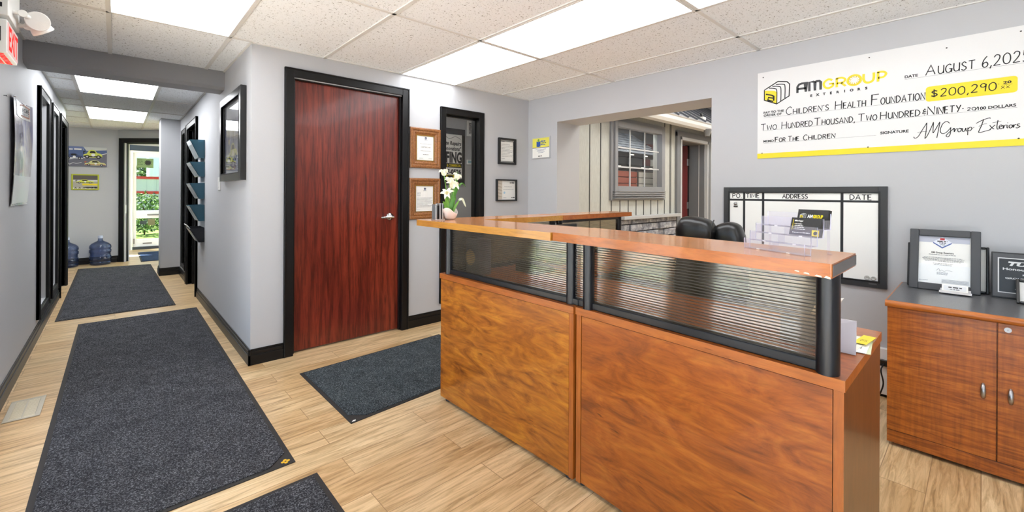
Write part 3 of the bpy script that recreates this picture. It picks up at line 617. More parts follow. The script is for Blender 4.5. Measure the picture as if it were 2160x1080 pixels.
for q, dd in ((((4.755, 4.865, 1.145, 2.25)), .03), ((6.04, 6.165, 1.145, 2.25), .03), ((4.865, 6.04, 2.14, 2.25), .03), ((4.865, 6.04, 1.145, 1.30), .03), ((4.81, 4.875, 1.20, 2.20), .055), ((6.03, 6.10, 1.20, 2.20), .055), ((4.875, 6.03, 2.12, 2.20), .055), ((4.875, 6.03, 1.215, 1.335), .055)):
    b.pbox(P_FAC, *q, -.03, dd, 'grey_trim')
for zz in (1.17, 1.20, 1.23, 1.26): b.pbox(P_FAC, 4.79, 6.12, zz, zz+.012, 0, .066, 'grey_trim')
b.build('window_frame', wf, bevel=.003)
b = MB(); b.pbox(P_FAC, 4.875, 6.03, 1.335, 2.12, -.022, -.016, 'glass'); b.build('pane', wf)
b = MB(); mu = pm((206, 208, 210), .4, name='muntin_white')
for x in (5.25, 5.635): b.pbox(P_FAC, x-.009, x+.009, 1.335, 2.12, -.014, .0, mu)
for zz in (1.597, 1.859): b.pbox(P_FAC, 4.875, 6.03, zz-.009, zz+.009, -.014, .0, mu)
b.build('muntins', wf)
# samples on show behind that window
b = MB(); b.pbox(P_FAC, 4.3, 6.6, 0.9, 2.36, -1.3, -1.28, pm((24, 26, 32), .6, name='dark_backing')); st(b.build('wall_display'), 'dark wall inside the display house', 'wall')
PB = lambda d: P_FAC.at(0, 0, -d)
b = MB(); sh = N('slate_shingle'); sh.bsdf(None, .8); a = sh.noise(sh.coords(), 9, 4, .6); sh.l(sh.ramp(a, [(.3, (84, 92, 104)), (.7, (140, 148, 158))]), sh.b.inputs['Base Color']); M['shingle'] = sh.m
o0 = Vector((5.0, YS+.25, 1.84)); ux = Vector((1, 0, 0)); uy = Vector((0, .75, .55)).normalized(); PS = Plane(o0, ux, uy, ux.cross(uy) * 1)
for r in range(8):
    x = -.1 + (r % 2)*.12
    while x < 1.5:
        wv_ = rs.uniform(.17, .27); b.hexa([PS(x, r*.085, 0), PS(x+wv_-.006, r*.085, 0), PS(x+wv_-.006, r*.085+.11, -.008), PS(x, r*.085+.11, -.008), PS(x, r*.085, .014), PS(x+wv_-.006, r*.085, .014), PS(x+wv_-.006, r*.085+.11, 0), PS(x, r*.085+.11, 0)], 'shingle'); x += wv_
tag(b.build('shingle_sample'), 'slate grey roof shingle sample seen through the nine pane window', 'roof sample')
for nm, lab, x0, x1, col, jc, zz0, zz1 in (('brick_sample', 'red brick sample board behind the nine pane window', 5.30, 5.93, (158, 84, 66), (90, 66, 60), 1.20, 1.575), ('siding_sample', 'white siding sample board behind the nine pane window', 5.99, 6.58, (222, 218, 208), (110, 106, 100), 1.20, 1.585)):
    b = MB(); b.pbox(PB(.32), x0, x1, zz0, zz1, -.03, 0, pm(jc, .8)); z = zz0
    while z < zz1 - .02: b.pbox(PB(.32), x0, x1, z+.006, min(z+.088, zz1), 0, .014, pm(col, .7)); z += .094
    tag(b.build(nm, bevel=.002), lab, 'sample board')
t = thing('ceiling_light', 'added lit strip inside the display house to brighten its samples', 'ceiling light', (5.7, YS+.16, 2.34), group='lit ceiling panels')
b = MB(); b.box(4.9, 6.5, YS+.12, YS+.22, 2.30, 2.31, emis('fill_strip', (255, 250, 240), 14.0)); b.build('diffuser', t); b = MB(); b.box(4.86, 6.54, YS+.10, YS+.24, 2.311, 2.36, 'tbar'); b.build('frame', t)  # strip lamp added to brighten the samples behind the glass
t = thing('display_shelf', 'dark display header with small lights behind the nine pane window', 'shelf', (5.7, YS+.6, 1.55))
b = MB(); b.pbox(PB(.40), 4.8, 6.62, 1.60, 1.68, -.06, .06, pm((30, 34, 44), .4, name='dark_shelf')); b.pbox(PB(.40), 4.8, 6.62, 1.80, 1.86, -.06, .06, pm((30, 34, 44), .4, name='dark_shelf')); b.build('header', t)
em = emis('spot_glow', (255, 250, 235), 2.0)
for x, z in ((5.45, 1.635), (6.1, 1.635), (6.35, 1.635), (5.2, 1.825), (5.8, 1.825), (6.2, 1.825)):
    b = MB(); b.pbox(PB(.40), x, x+.09, z, z+.014, .06, .064, em); b.build('spotlight', t)
# red door ajar
d7 = thing('door_7', 'dark red panelled door ajar in the display house front', 'door', (7.1, YS, 0), kind='structure')
b = MB(); gj = pm((120, 122, 126), .45, name='grey_jamb'); lt = pm((196, 198, 200), .4, name='pale_casing')
b.pbox(P_FAC, 6.535, 6.64, 0, 2.22, 0, .04, gj); b.pbox(P_FAC, 7.66, 7.80, 0, 2.22, 0, .03, gj); b.pbox(P_FAC, 6.535, 7.80, 2.15, 2.24, 0, .045, gj)
b.pbox(P_FAC, 6.64, 6.68, 0, 2.15, -.05, .05, lt); b.pbox(P_FAC, 7.62, 7.66, 0, 2.15, -.02, .05, lt); b.pbox(P_FAC, 6.64, 7.66, 2.10, 2.15, -.02, .05, lt)
b.pbox(P_FAC, 7.60, 7.64, 0, 2.12, -.28, 0, gj); b.pbox(P_FAC, 6.64, 6.66, 0, 2.12, -.28, -.05, gj); b.pbox(P_FAC, 6.64, 7.62, 2.10, 2.13, -.28, -.02, gj); b.pbox(P_FAC, 7.598, 7.604, 0, 2.1, -.10, -.09, 'white'); b.build('door_frame', d7, bevel=.003)
hp = Vector((7.52, YS+.26, 0)); a = math.radians(155); e1 = Vector((math.cos(a), math.sin(a), 0)); n1 = Vector((-e1.y, e1.x, 0)); n1 = n1 if n1.y < 0 else -n1
PR = Plane(hp, e1, (0, 0, 1), n1)
b = MB(); red = pm((92, 26, 28), .35, name='dark_red_paint'); b.pbox(PR, 0, .9, .01, 2.09, -.045, 0, red)
for q in ((.1, .42, .3, 1.0), (.5, .8, .3, 1.0), (.1, .13, 1.05, 1.95), (.13, .8, 1.92, 1.95), (.13, .8, 1.05, 1.08)): b.pbox(PR, *q, 0, .012, red)
b.pbox(PR, .2, .78, 1.1, 1.9, 0, .006, pm((186, 192, 190), .15, name='leaded_glass')); sl = b.build('slab', d7, bevel=.003)
b = MB(); b.pbox(P_FAC, 7.50, 7.60, 0, 2.1, -.30, -.27, 'black'); b.build('weather_strip', d7)
for z in (1.80, 1.03, .3):
    b = MB(); b.pbox(P_FAC, 7.505, 7.585, z-.06, z+.06, -.268, -.262, 'steel'); b.cyl((7.515, YS+.262, z-.06), (7.515, YS+.262, z+.06), .008, 'steel'); b.build('hinge', d7)
# gutter and roof
t = thing('roof_gutter', 'white eaves gutter with short downspout outlet above the red door', 'gutter', (6.6, 3.0, 2.26))
b = MB(); gw = pm((226, 226, 224), .4, name='gutter_white'); prof = [(3.12, 2.36), (3.10, 2.255), (3.06, 2.25), (3.0, 2.26), (2.975, 2.30), (2.97, 2.345), (2.955, 2.36), (2.965, 2.366), (2.985, 2.35), (2.99, 2.30), (3.01, 2.275), (3.085, 2.27), (3.10, 2.36)]
b.pprism(Plane((4.6, 0, 0), (0, 1, 0), (0, 0, 1), (1, 0, 0)), prof, 0, 4.2, gw); b.build('trough', t)
b = MB(); gd = pm((120, 120, 120), .5, name='outlet_grey'); b.lathe([(.04, -.11), (.045, -.06), (.06, -.02), (.06, 0)], (7.0, 2.99, 2.275), gd, 16); b.build('downspout_outlet', t)
b = MB(); b.box(4.6, 8.8, 3.10, YS, 2.335, 2.36, pm((108, 106, 102), .6, name='soffit_grey'))
for i in range(5): b.box(4.6, 8.8, 3.125+.035*i, 3.13+.035*i, 2.328, 2.335, gro)
st(b.build('trim_3'), 'grey grooved soffit under the display roof eaves', 'soffit')
b = MB(); o0 = Vector((4.4, 2.985, 2.375)); uy = Vector((0, .82, .57)).normalized(); PSR = Plane(o0, (1, 0, 0), uy, Vector((1, 0, 0)).cross(uy))
b.pbox(PSR, 0, 4.6, 0, 1.5, -.03, 0, pm((170, 173, 178), .45, name='metal_roof'))
for i in range(16): b.pbox(PSR, .1+.3*i, .125+.3*i, 0, 1.5, 0, .025, pm((96, 100, 108), .5, name='roof_seam'))
for i in range(4): b.pbox(PSR, 0, 4.6, .1+.36*i, .11+.36*i, 0, .006, pm((96, 100, 108), .5, name='roof_seam'))
st(b.build('roof'), 'grey metal roof above the display gutter', 'roof')
t = thing('roof_camera', 'small white spotlight fixed on the display roof', 'spotlight', (7.1, 3.1, 2.5))
b = MB(); b.box(7.05, 7.16, 3.08, 3.16, 2.45, 2.50, 'white'); b.build('housing', t, bevel=.01); b = MB(); b.cyl((7.1, 3.12, 2.5), (7.1, 3.14, 2.56), .02, 'black'); b.build('bracket', t)

# outdoors beyond the street door and beyond the reception glazing
gr = N('grass'); gr.bsdf(None, .9); a = gr.noise(gr.coords((1, 1, 1)), 1.6, 6, .7); gr.l(gr.ramp(a, [(.3, (98, 128, 44)), (.55, (150, 176, 66)), (.75, (196, 206, 110))]), gr.b.inputs['Base Color']); M['grass'] = gr.m
b = MB(); b.box(-40, 40, YE+.13, 80, -.2, -.05, 'grass'); b.box(1.75, 40, 5.3, YE+.13, -.2, -.05, pm((176, 176, 174), .9, name='concrete_walk')); b.box(-40, XL-.15, -40, YE+.13, -.2, -.05, pm((176, 176, 174), .9, name='concrete_walk')); st(b.build('ground'), 'grassy ground outside the street door', 'ground')
t = thing('building', 'pale grey warehouse with two red stripes beyond the bushes', 'building', (2.5, 32, 0))
b = MB(); b.box(-8, 16, 30, 38, -.05, 2.0, pm((206, 211, 220), .6, name='warehouse_white'))
for i in range(60): b.box(-8+.4*i, -7.97+.4*i, 29.985, 30, -.05, 2.0, pm((190, 196, 206), .6, name='warehouse_rib'))
b.build('wall', t); b = MB(); rs_ = pm((206, 52, 52), .5, name='warehouse_red'); b.box(-8.02, 16.02, 29.96, 30, 1.87, 2.0, rs_); b.box(-8.02, 16.02, 29.96, 30, 1.08, 1.22, rs_); b.build('stripe', t)
b = MB(); b.cyl((2.55, 45, -.05), (2.55, 45, 4.1), .75, pm((214, 222, 232), .5, name='silo_white'), 28); tag(b.build('silo'), 'white round silo rising behind the warehouse', 'silo')
def leaf_ball(mb, c, r, n, size, mats, rr):
    for i in range(n):
        q = Vector((rr.gauss(0, 1), rr.gauss(0, 1), rr.gauss(0, 1))).normalized() * r * rr.uniform(.55, 1.0); q.z *= .8; p = Vector(c) + q
        if p.z < .0: continue
        x = Vector((rr.gauss(0, 1), rr.gauss(0, 1), rr.gauss(0, 1))).normalized(); y = x.orthogonal().normalized(); s1 = size*rr.uniform(.6, 1.3)
        mb.add([p-x*s1, p+y*s1*.5, p+x*s1, p-y*s1*.5], [(0, 1, 2, 3)], rr.choice(mats))
G = [pm((70, 104, 40), .7), pm((104, 140, 58), .7), pm((146, 178, 84), .7), pm((48, 78, 34), .7)]
rr = random.Random(5)
for c, r, lab in (((.62, 16.6, .62), .75, 'leafy green bush just outside the street door, left one'), ((2.2, 17.8, .7), .8, 'leafy green bush outside the street door, right one'), ((.55, 19.6, .5), .8, 'rounded green bush behind the nearest two bushes')):
    t = thing('bush', lab, 'bush', (c[0], c[1], -.05), group='bushes outside the street door'); b = MB(); leaf_ball(b, c, r, 1500, .05, G, rr); b.build('foliage', t, recalc=False)
    b = MB(); b.tube(catmull([(c[0], c[1], -.06), (c[0]+.04, c[1], .3), (c[0]-.03, c[1], .8)], 4), .02, pm((84, 70, 52), .8)); b.build('stem', t)
for c, r, lab in (((-2.6, 60, 2.2), 3.2, 'distant tree crown behind the warehouse, left one'), ((9.0, 62, 2.4), 3.0, 'distant tree crown behind the warehouse, right one'), ((3.6, 70, 2.4), 3.0, 'distant tree crown behind the silo')):
    t = thing('tree', lab, 'tree', (c[0], c[1], -.05), group='trees behind the warehouse'); b = MB(); leaf_ball(b, c, r, 1400, .3, G, rr); b.build('foliage', t, recalc=False)
    b = MB(); b.cyl((c[0], c[1], -.05), (c[0], c[1], 2), .2, pm((84, 70, 52), .8)); b.build('trunk', t)

# ------------------------------------------------------------------ reception counter
def slab(mb, pts, z0, z1, top, edge):
    n = len(pts); vs = [(p[0], p[1], z0) for p in pts] + [(p[0], p[1], z1) for p in pts]
    mb.add(vs, [tuple(range(n))[::-1]], edge); mb.add(vs, [tuple(range(n, 2*n))], top); mb.add(vs, [(i, (i+1) % n, n+(i+1) % n, n+i) for i in range(n)], edge)
def ribbed_y(mb, x, y0, y1, z0, z1):
    mb.box(x-.0035, x+.0035, y0, y1, z0, z1, 'ribbed'); z = z0 + .005
    while z < z1: mb.box(x-.0045, x-.0035, y0, y1, z, z+.0016, 'rib'); mb.box(x+.0035, x+.0045, y0, y1, z, z+.0016, 'rib'); z += .0102
def ribbed_x(mb, y, x0, x1, z0, z1):
    mb.box(x0, x1, y-.0035, y+.0035, z0, z1, 'ribbed'); z = z0 + .005
    while z < z1: mb.box(x0, x1, y-.0045, y-.0035, z, z+.0016, 'rib'); mb.box(x0, x1, y+.0035, y+.0045, z, z+.0016, 'rib'); z += .0102
def post(parent, x, y, warp=None, rx=.025, ry=.024, z0=.757, z1=1.038):
    b = MB(); n = 28; pr = []
    for i in range(n):
        q = 2*PI*i/n; pr.append((x + rx*math.cos(q), y + ry*math.sin(q)))
    a = [(p[0], p[1], z0) for p in pr] + [(p[0], p[1], z1) for p in pr]
    b.add(a, [(i, (i+1) % n, n+(i+1) % n, n+i) for i in range(n)], 'rail', True); b.add(a, [tuple(range(n))[::-1], tuple(range(n, 2*n))], 'rail')
    b.build('post', parent, warp=warp)
def foot(parent, x, y, warp=None):
    b = MB(); b.lathe([(.018, 0), (.018, .008), (.006, .012), (.006, .03)], (x, y, 0), 'black_plastic', 14); b.build('levelling_foot', parent, warp=warp)
LZ0, LZ1 = 1.038, 1.073
# corner unit (far left of the counter)
t = thing('reception_desk', 'left corner section of the reception counter, golden wood front, plant on its ledge', 'reception desk', (1.43, 1.18, 0), group='sections of the reception counter')
b = MB(); slab(b, [(1.431, 1.172), (2.03, 1.172), (2.03, 1.62), (2.40, 1.62), (2.40, 2.196), (1.431, 2.196)], .727, .757, 'cherry_b', 'cherry_edge'); b.build('worktop', t, bevel=.0025)
b = MB(); b.box(1.437, 1.455, 1.2, 2.19, .024, .7235, 'cherry_a'); b.build('front_panel', t, bevel=.001)
b = MB(); b.box(1.4365, 1.96, 1.1745, 1.1985, .02, .725, 'cherry_edge_z'); b.build('side_panel', t, bevel=.001)
b = MB(); b.box(1.456, 2.40, 2.168, 2.188, .024, .7235, 'cherry_a'); b.build('back_panel', t)
for x, y in ((1.47, 2.15), (1.47, 1.22), (1.90, 1.19), (2.36, 2.15)): foot(t, x, y)
post(t, 1.468, 2.145); post(t, 1.474, 1.215); post(t, 2.362, 2.135)
b = MB(); b.box(1.458, 1.490, 1.168, 2.17, .757, .785, 'rail'); b.box(1.49, 2.39, 2.12, 2.15, .757, .785, 'rail'); b.build('bottom_rail', t, bevel=.003)
b = MB(); ribbed_y(b, 1.474, 1.168, 2.13, .785, LZ0); ribbed_x(b, 2.135, 1.49, 2.34, .785, LZ0); b.build('screen', t)
arc = [(1.349 + .04*(1-math.sin(q)), 2.355 - .04*(1-math.cos(q))) for q in [PI/2*i/6 for i in range(7)]]
b = MB(); slab(b, [(1.349, 1.229), (1.683, 1.262), (1.677, 2.095), (2.438, 2.095), (2.438, 2.355)] + arc, LZ0, LZ1, 'ledge_top_y', 'gold_edge'); b.build('ledge', t, bevel=.004)
b = MB(); b.box(1.60, 1.625, 1.3, 1.34, 1.005, LZ0, 'steel'); b.build('bracket', t)
# right unit, a few degrees out of line
SH = lambda q: Vector((q.x - .0517*(1.166 - q.y), q.y, q.z))
t = thing('reception_desk', 'long right section of the reception counter, orange wood front, clear card rack on its ledge', 'reception desk', (1.42, .7, 0), group='sections of the reception counter')
b = MB(); slab(b, [(1.438, .238), (2.035, .238), (2.035, 1.1665), (1.438, 1.1665)], .727, .757, 'cherry_b', 'cherry_edge'); b.build('worktop', t, bevel=.0025, warp=SH)
b = MB(); b.box(1.444, 1.462, .266, 1.135, .024, .7235, 'cherry_b'); b.build('front_panel', t, bevel=.001, warp=SH)
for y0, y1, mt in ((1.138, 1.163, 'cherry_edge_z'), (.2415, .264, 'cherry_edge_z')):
    b = MB(); b.box(1.443, 1.448, y0, y1, .02, .725, mt); b.box(1.448, 2.03, y0, y1, .02, .725, 'end_panel_shade'); b.build('side_panel', t, warp=SH)
for x, y in ((1.48, 1.15), (1.48, .255), (1.98, .255), (1.98, 1.15)): foot(t, x, y, SH)
post(t, 1.462, 1.112, SH); post(t, 1.470, .282, SH, rx=.034, ry=.0275, z1=LZ0+.001)
b = MB(); b.box(1.458, 1.490, .30, 1.166, .757, .785, 'rail'); b.build('bottom_rail', t, bevel=.003, warp=SH)
b = MB(); ribbed_y(b, 1.474, .30, 1.166, .785, LZ0+.001); b.build('screen', t, warp=SH)
b = MB(); slab(b, [(1.357, 1.2265), (1.2535, .241), (1.541, .241), (1.689, 1.2595)], LZ0+.001, LZ1+.001, 'ledge_top_y', 'cherry_edge'); b.build('ledge', t, bevel=.004)
b = MB(); PE = Plane((0, .2405, 0), (1, 0, 0), (0, 0, 1), (0, -1, 0)); b.pbox(PE, 1.259, 1.536, LZ0+.005, LZ1-.003, 0, .0012, pm((74, 64, 60), .25, name='worn_reflection_band')); b.build('end_band', t)  # dark grey stands in for a reflection on the worn ledge end
b = MB(); PF_ = Plane((1.2535, .241, 0), (-.104, -.9946, 0), (0, 0, 1), (-.9946, .104, 0)); ch = pm((226, 206, 184), .8, name='chipped_core')
for q in ((-.016, .0015, .014, .005), (-.036, .003, .016, .0035), (-.060, .006, .014, .003), (-.080, .009, .012, .002)): b.poly(PF_, [(q[0], LZ0+q[1]), (q[0]+q[2], LZ0+q[1]-.002), (q[0]+q[2]*.9, LZ0+q[1]+q[3]*.6), (q[0]+q[2]*.3, LZ0+q[1]+q[3])], .0006, ch)
b.build('chipped_edge', t)
# wing running to the right behind
t = thing('reception_desk', 'far wing of the reception counter whose ledge end points at the display house front', 'reception desk', (2.9, 1.9, 0), group='sections of the reception counter')
b = MB(); slab(b, [(2.405, 1.62), (3.32, 1.62), (3.32, 2.196), (2.405, 2.196)], .727, .757, 'cherry_b', 'cherry_edge'); b.build('worktop', t, bevel=.0025)
b = MB(); b.box(2.43, 3.29, 2.168, 2.188, .024, .7235, 'cherry_a'); b.build('front_panel', t)
for x in (2.408, 3.292): b = MB(); b.box(x, x+.022, 1.66, 2.188, .02, .725, 'end_panel_shade'); b.build('side_panel', t)
for x, y in ((2.42, 2.15), (3.30, 2.15), (2.42, 1.7), (3.3, 1.7)): foot(t, x, y)
post(t, 2.44, 2.135); post(t, 3.215, 2.135)
b = MB(); b.box(2.41, 3.22, 2.12, 2.15, .757, .785, 'rail'); b.box(2.41, 3.22, 2.12, 2.15, LZ0-.02, LZ0, 'rail'); b.build('bottom_rail', t, bevel=.003)
b = MB(); ribbed_x(b, 2.135, 2.46, 3.2, .785, LZ0-.02); b.build('screen', t)
b = MB(); slab(b, [(2.441, 2.095), (3.365, 2.095), (3.365, 2.355), (2.441, 2.355)], LZ0+.001, LZ1+.001, 'ledge_top_x', 'cherry_edge'); b.build('ledge', t, bevel=.004)

# things behind the counter
t = thing('loudspeaker', 'grey desktop loudspeaker with a beige cone behind the ribbed screen', 'loudspeaker', (1.60, 2.0, .757))
b = MB(); b.box(1.545, 1.645, 1.97, 2.09, .757, .965, pm((128, 136, 158), .5, name='speaker_grey')); b.build('cabinet', t, bevel=.006)
b = MB(); b.lathe([(.0, .0), (.016, .002), (.04, .012), (.046, .012)], (1.545, 2.03, .86), pm((226, 200, 160), .6, name='speaker_cone'), 24, (-1, 0, 0)); b.build('cone', t)
t = thing('desk_telephone', 'dark desk telephone seen through the ribbed screen', 'telephone', (1.90, 1.86, .757))
b = MB(); dk = pm((40, 40, 44), .4, name='phone_grey'); b.hexa([(1.82, 1.78, .757), (2.0, 1.78, .757), (2.0, 1.95, .757), (1.82, 1.95, .757), (1.82, 1.78, .775), (2.0, 1.78, .775), (2.0, 1.95, .83), (1.82, 1.95, .83)], dk); b.build('body', t, bevel=.006)
b = MB(); b.box(1.825, 1.87, 1.78, 1.96, .80, .83, 'black_plastic'); b.build('handset', t, bevel=.012)
b = MB(); b.box(1.89, 1.98, 1.895, 1.94, .815, .834, pm((110, 124, 118), .3, name='phone_display')); b.build('display', t)
t = thing('monitor', 'black computer monitor standing behind the ribbed screen near the counter joint', 'monitor', (2.20, 1.86, .757))
b = MB(); b.box(2.06, 2.46, 1.98, 2.01, .80, 1.02, 'black_plastic'); b.build('screen', t, bevel=.006); b = MB(); b.cyl((2.26, 2.0, .76), (2.26, 2.0, .85), .02, 'black_plastic'); b.cyl((2.26, 1.98, .757), (2.26, 1.98, .768), .09, 'black_plastic', 28); b.build('stand', t)

# black leather chair
t = thing('office_chair', 'black leather executive chair behind the counter', 'chair', (2.45, 1.15, 0))
b = MB()
for i in range(5):
    a = 2*PI*i/5 + .3; e = (2.45 + .3*math.cos(a), 1.15 + .3*math.sin(a), .075); b.tube([(2.45, 1.15, .11), (2.45+.15*math.cos(a), 1.15+.15*math.sin(a), .10), e], [.03, .026, .02], 'black_plastic')
bs_ = b.build('base', t)
for i in range(5):
    a = 2*PI*i/5 + .3; c = Vector((2.45 + .3*math.cos(a), 1.15 + .3*math.sin(a), .03)); b = MB(); b.cyl(c + Vector((-.012, -.0, 0)), c + Vector((.012, 0, 0)), .03, 'black_plastic', 18); b.build('caster', bs_)
b = MB(); b.cyl((2.45, 1.15, .10), (2.45, 1.15, .42), .028, 'black_plastic'); b.build('column', t)
b = MB(); b.blob((2.43, 1.14, .49), .26, .26, .075, 'leather', p=3.4); b.build('seat', t)
Rb = Matrix.Rotation(math.radians(10), 3, 'Y')
b = MB(); b.blob((2.68, 1.125, .74), .065, .22, .27, 'leather', Rb, p=3.2); b.build('backrest', t)
def pleat(c, rx, ry, rz, seed, rot):
    b = MB(); r = random.Random(seed); c = Vector(c)
    def fn(a, bb):
        th = 2*PI*a; ph = PI*(bb-.5); sg = lambda q: math.copysign(abs(q)**.72, q)
        q = Vector((rx*sg(math.cos(ph))*sg(math.cos(th)), ry*sg(math.cos(ph))*sg(math.sin(th)), rz*sg(math.sin(ph))))
        wv = 1 + .02*math.sin(9*math.atan2(q.z, q.y+1e-6) + seed) * min(1, (abs(q.y)/ry)**2)
        return c + rot @ (q*wv)
    b.grid(fn, 44, 26, 'leather'); return b
pleat((2.64, 1.195, 1.00), .085, .118, .098, 1, Matrix.Rotation(math.radians(8), 3, 'X')).build('head_pillow', t)
b = pleat((2.70, 1.02, .97), .075, .085, .10, 5, Matrix.Rotation(math.radians(-14), 3, 'X')); b.build('head_bolster', t)
b = MB(); b.tube(catmull([(2.60, 1.07, 1.085), (2.575, 1.075, 1.04), (2.575, 1.08, .96), (2.60, 1.085, .90)], 6), .003, 'black'); b.build('seam', t)
for s in (-1, 1):
    b = MB(); y = 1.14 + s*.27; b.tube(catmull([(2.56, y, .47), (2.36, y, .5), (2.28, y, .6), (2.34, y, .68), (2.56, y, .68)], 5), .018, 'black_plastic'); b.blob((2.44, y, .70), .15, .035, .025, 'leather', p=3); b.build('armrest', t)

# clear card rack with two stacks of cards
t = thing('card_rack', 'clear plastic tiered business card rack on the counter ledge', 'card rack', (1.43, .50, LZ1+.001), rz=math.radians(-114.2))
W_, b = .196, MB()
for i in range(4):
    y = .004 + .0235*i; z = .001 + .0225*i
    b.box(0, W_, y, y+.0018, z, z+.030, 'acrylic'); b.box(0, W_, y, y+.0235 + (.004 if i == 3 else 0), z, z+.0018, 'acrylic')
    for x in (0.0, .097, .1945): b.box(x, x+.0015, y, y+.024, z, z+.026, 'acrylic')
    for x in (.045, .142): b.box(x, x+.01, y-.0004, y, z, z+.003, 'white')
b.box(0, W_, .100, .1018, .068, .112, 'acrylic'); b.build('tiers', t, world=False)
for x in (0.0005, .1955):
    b = MB(); pts = []
    for i in range(4): y = .004 + .0235*i; z = .001 + .0225*i; pts += [(x, y, z+.030), (x, y, z), (x, y+.0225, z)]
    pts += [(x, .1, .069), (x, .1, .112)]; b.tube(pts, .0008, 'acrylic_edge', 6); b.build('edge', t, world=False)
for x in (.004, .186):
    b = MB(); b.box(x, x+.007, .1, .102, 0, .07, 'acrylic'); b.box(x, x+.007, .1, .112, 0, .0018, 'acrylic'); b.build('leg', t, world=False)
rackM = t.matrix_basis.copy()
def card_stack(lab, lx, ly, lz, tilt, n, art):
    c = thing('business_card_stack', lab, 'business cards', rackM @ Vector((lx, ly, lz)), rz=math.radians(-114.2), group='cards in the clear rack')
    ux = Vector((1, 0, 0)); uy = Vector((0, math.sin(tilt), math.cos(tilt))); nn = Vector((0, -math.cos(tilt), math.sin(tilt))); P = Plane((0, 0, 0), ux, uy, nn)
    b = MB(); b.pbox(P, 0, .088, 0, .05, -.012, 0, pm((36, 36, 38), .5, name='card_black'))
    for k in range(6): b.pbox(P, .0002, .0882, .0004, .0502, -.002*k-.0012, -.002*k-.001, pm((70, 66, 58), .6, name='card_edge'))
    art(b, P); b.build('cards', c, world=False)
def cube_logo(b, P, u, v, s, d=.0006, dark=False, yel='yellow', line=None):
    """isometric block mark: yellow left face with an a, stacked arches to the right"""
    line = line or ('white' if dark else 'ink'); w = s*.035
    A, B_, C_, D_, E_, F_ = (0, .86), (.55, 1.0), (1.0, .88), (.98, .28), (.5, 0), (0, .24)
    G = (.53, .62); Q = lambda p: (u + p[0]*s, v + p[1]*s)
    b.poly(P, [Q((0, .68)), Q((.42, .60)), Q((.5, .52)), Q(E_), Q(F_)], d, yel)
    b.ribbon(P, [Q(p) for p in ((0, .7), (0, .24), (.5, 0), (.98, .28), (1, .8), (.9, .92), (.55, 1.0), (0, .7))], w*1.2, d+.0003, line)
    for k in (0, .16, .32):
        b.ribbon(P, catmull([(*Q((.18+k*.9, .76+k*.35)), 0), (*Q((.42+k, .70+k*.42)), 0), (*Q((.50+k, .58+k*.5)), 0), (*Q((.5+k, .02+k*.56)), 0)], 5), w, d+.0003, line)
    ink = pm((20, 20, 20), .6, name='logo_black')
    b.ribbon(P, [Q(p) for p in ((.06, .5), (.3, .42), (.38, .36), (.38, .16))], s*.06, d+.0004, ink); b.ribbon(P, [Q(p) for p in ((.36, .28), (.16, .34), (.14, .22), (.36, .13))], s*.05, d+.0004, ink)
def art_back(b, P):
    cube_logo(b, P, .008, .021, .018, dark=True); b.text(P, 'AM', .030, .026, .013, 'white', bold=.0006, width=.016); b.text(P, 'GROUP', .047, .026, .013, 'yellow', bold=.0006, width=.028); b.text(P, 'EXTERIORS', .036, .018, .004, 'white', width=.03)
def art_front(b, P):
    b.rect(P, .006, .014, .0072, .045, .0004, 'yellow'); b.text(P, 'Mike Inger', .011, .039, .006, 'white', bold=.0002)
    for k in range(4): b.lines(P, .014, .034 + .004*k, .031-.005*k, .0018, 'white', .0004, seed=k); b.disc(P, .0115, .032-.005*k, .001, .0004, 'yellow', 8)
    b.rect(P, 0, 0, .088, .017, .0003, pm((62, 54, 66), .5, name='card_band')); b.lines(P, .009, .062, .006, .002, 'white', .0005, seed=9)
    b.poly(P, [(.068, 0), (.066, .017), (.086, .017), (.088, 0)], .0006, 'yellow'); b.disc(P, .077, .0085, .0055, .0008, 'ink', 16)
card_stack('front stack of black business cards with a yellow corner in the clear rack', .103, .062, .050, .25, 6, art_front)
card_stack('rear stack of black business cards showing the yellow company name in the clear rack', .106, .086, .073, .2, 6, art_back)

# plant and card stand
t = thing('potted_lily', 'white lilies with strap leaves in a small scalloped pot', 'potted plant', (1.516, 2.215, LZ1))
pk = pm((240, 224, 216), .3, coat=.3, name='blush_ceramic'); px, py = 1.516, 2.215
b = MB()
def potf(a, v):
    q = 2*PI*a; up = .038 + .036*(abs(math.cos(q - .6))**3.0); z = v*up; r = .020 + .026*math.sqrt(min(1, v*1.05)) + .012*v*(abs(math.cos(q-.6))**3)
    return Vector((px + r*math.cos(q), py + r*math.sin(q), LZ1 + z))
b.grid(potf, 48, 10, pk); b.lathe([(0, .0), (.021, 0), (.021, .004)], (px, py, LZ1), pk, 28); o = b.build('pot', t)
md = o.modifiers.new('thick', 'SOLIDIFY'); md.thickness = .003
b = MB(); b.lathe([(0, .030), (.037, .029)], (px, py, LZ1), pm((70, 60, 48), .9, name='moss'), 24); b.build('soil', t)
camn = Vector((-.62, -.75, .15))
def leaf(mb, pts, w, mat, n=10, fold=.18, taper=1.0):
    c = catmull(pts, n); m = len(c); L, Mi, Rr = [], [], []
    for i, p in enumerate(c):
        s = i/(m-1); tg = (c[min(i+1, m-1)] - c[max(i-1, 0)]).normalized(); sd = tg.cross(camn).normalized(); nn = sd.cross(tg)
        hw = w*.5*(min(1, s*5+.35))*max(.02, (1 - s**(2.4*taper)))
        L.append(p - sd*hw); Mi.append(p - nn*hw*fold); Rr.append(p + sd*hw)
    mb.add(L + Mi + Rr, [(i, i+1, m+i+1, m+i) for i in range(m-1)] + [(m+i, m+i+1, 2*m+i+1, 2*m+i) for i in range(m-1)], mat, True)
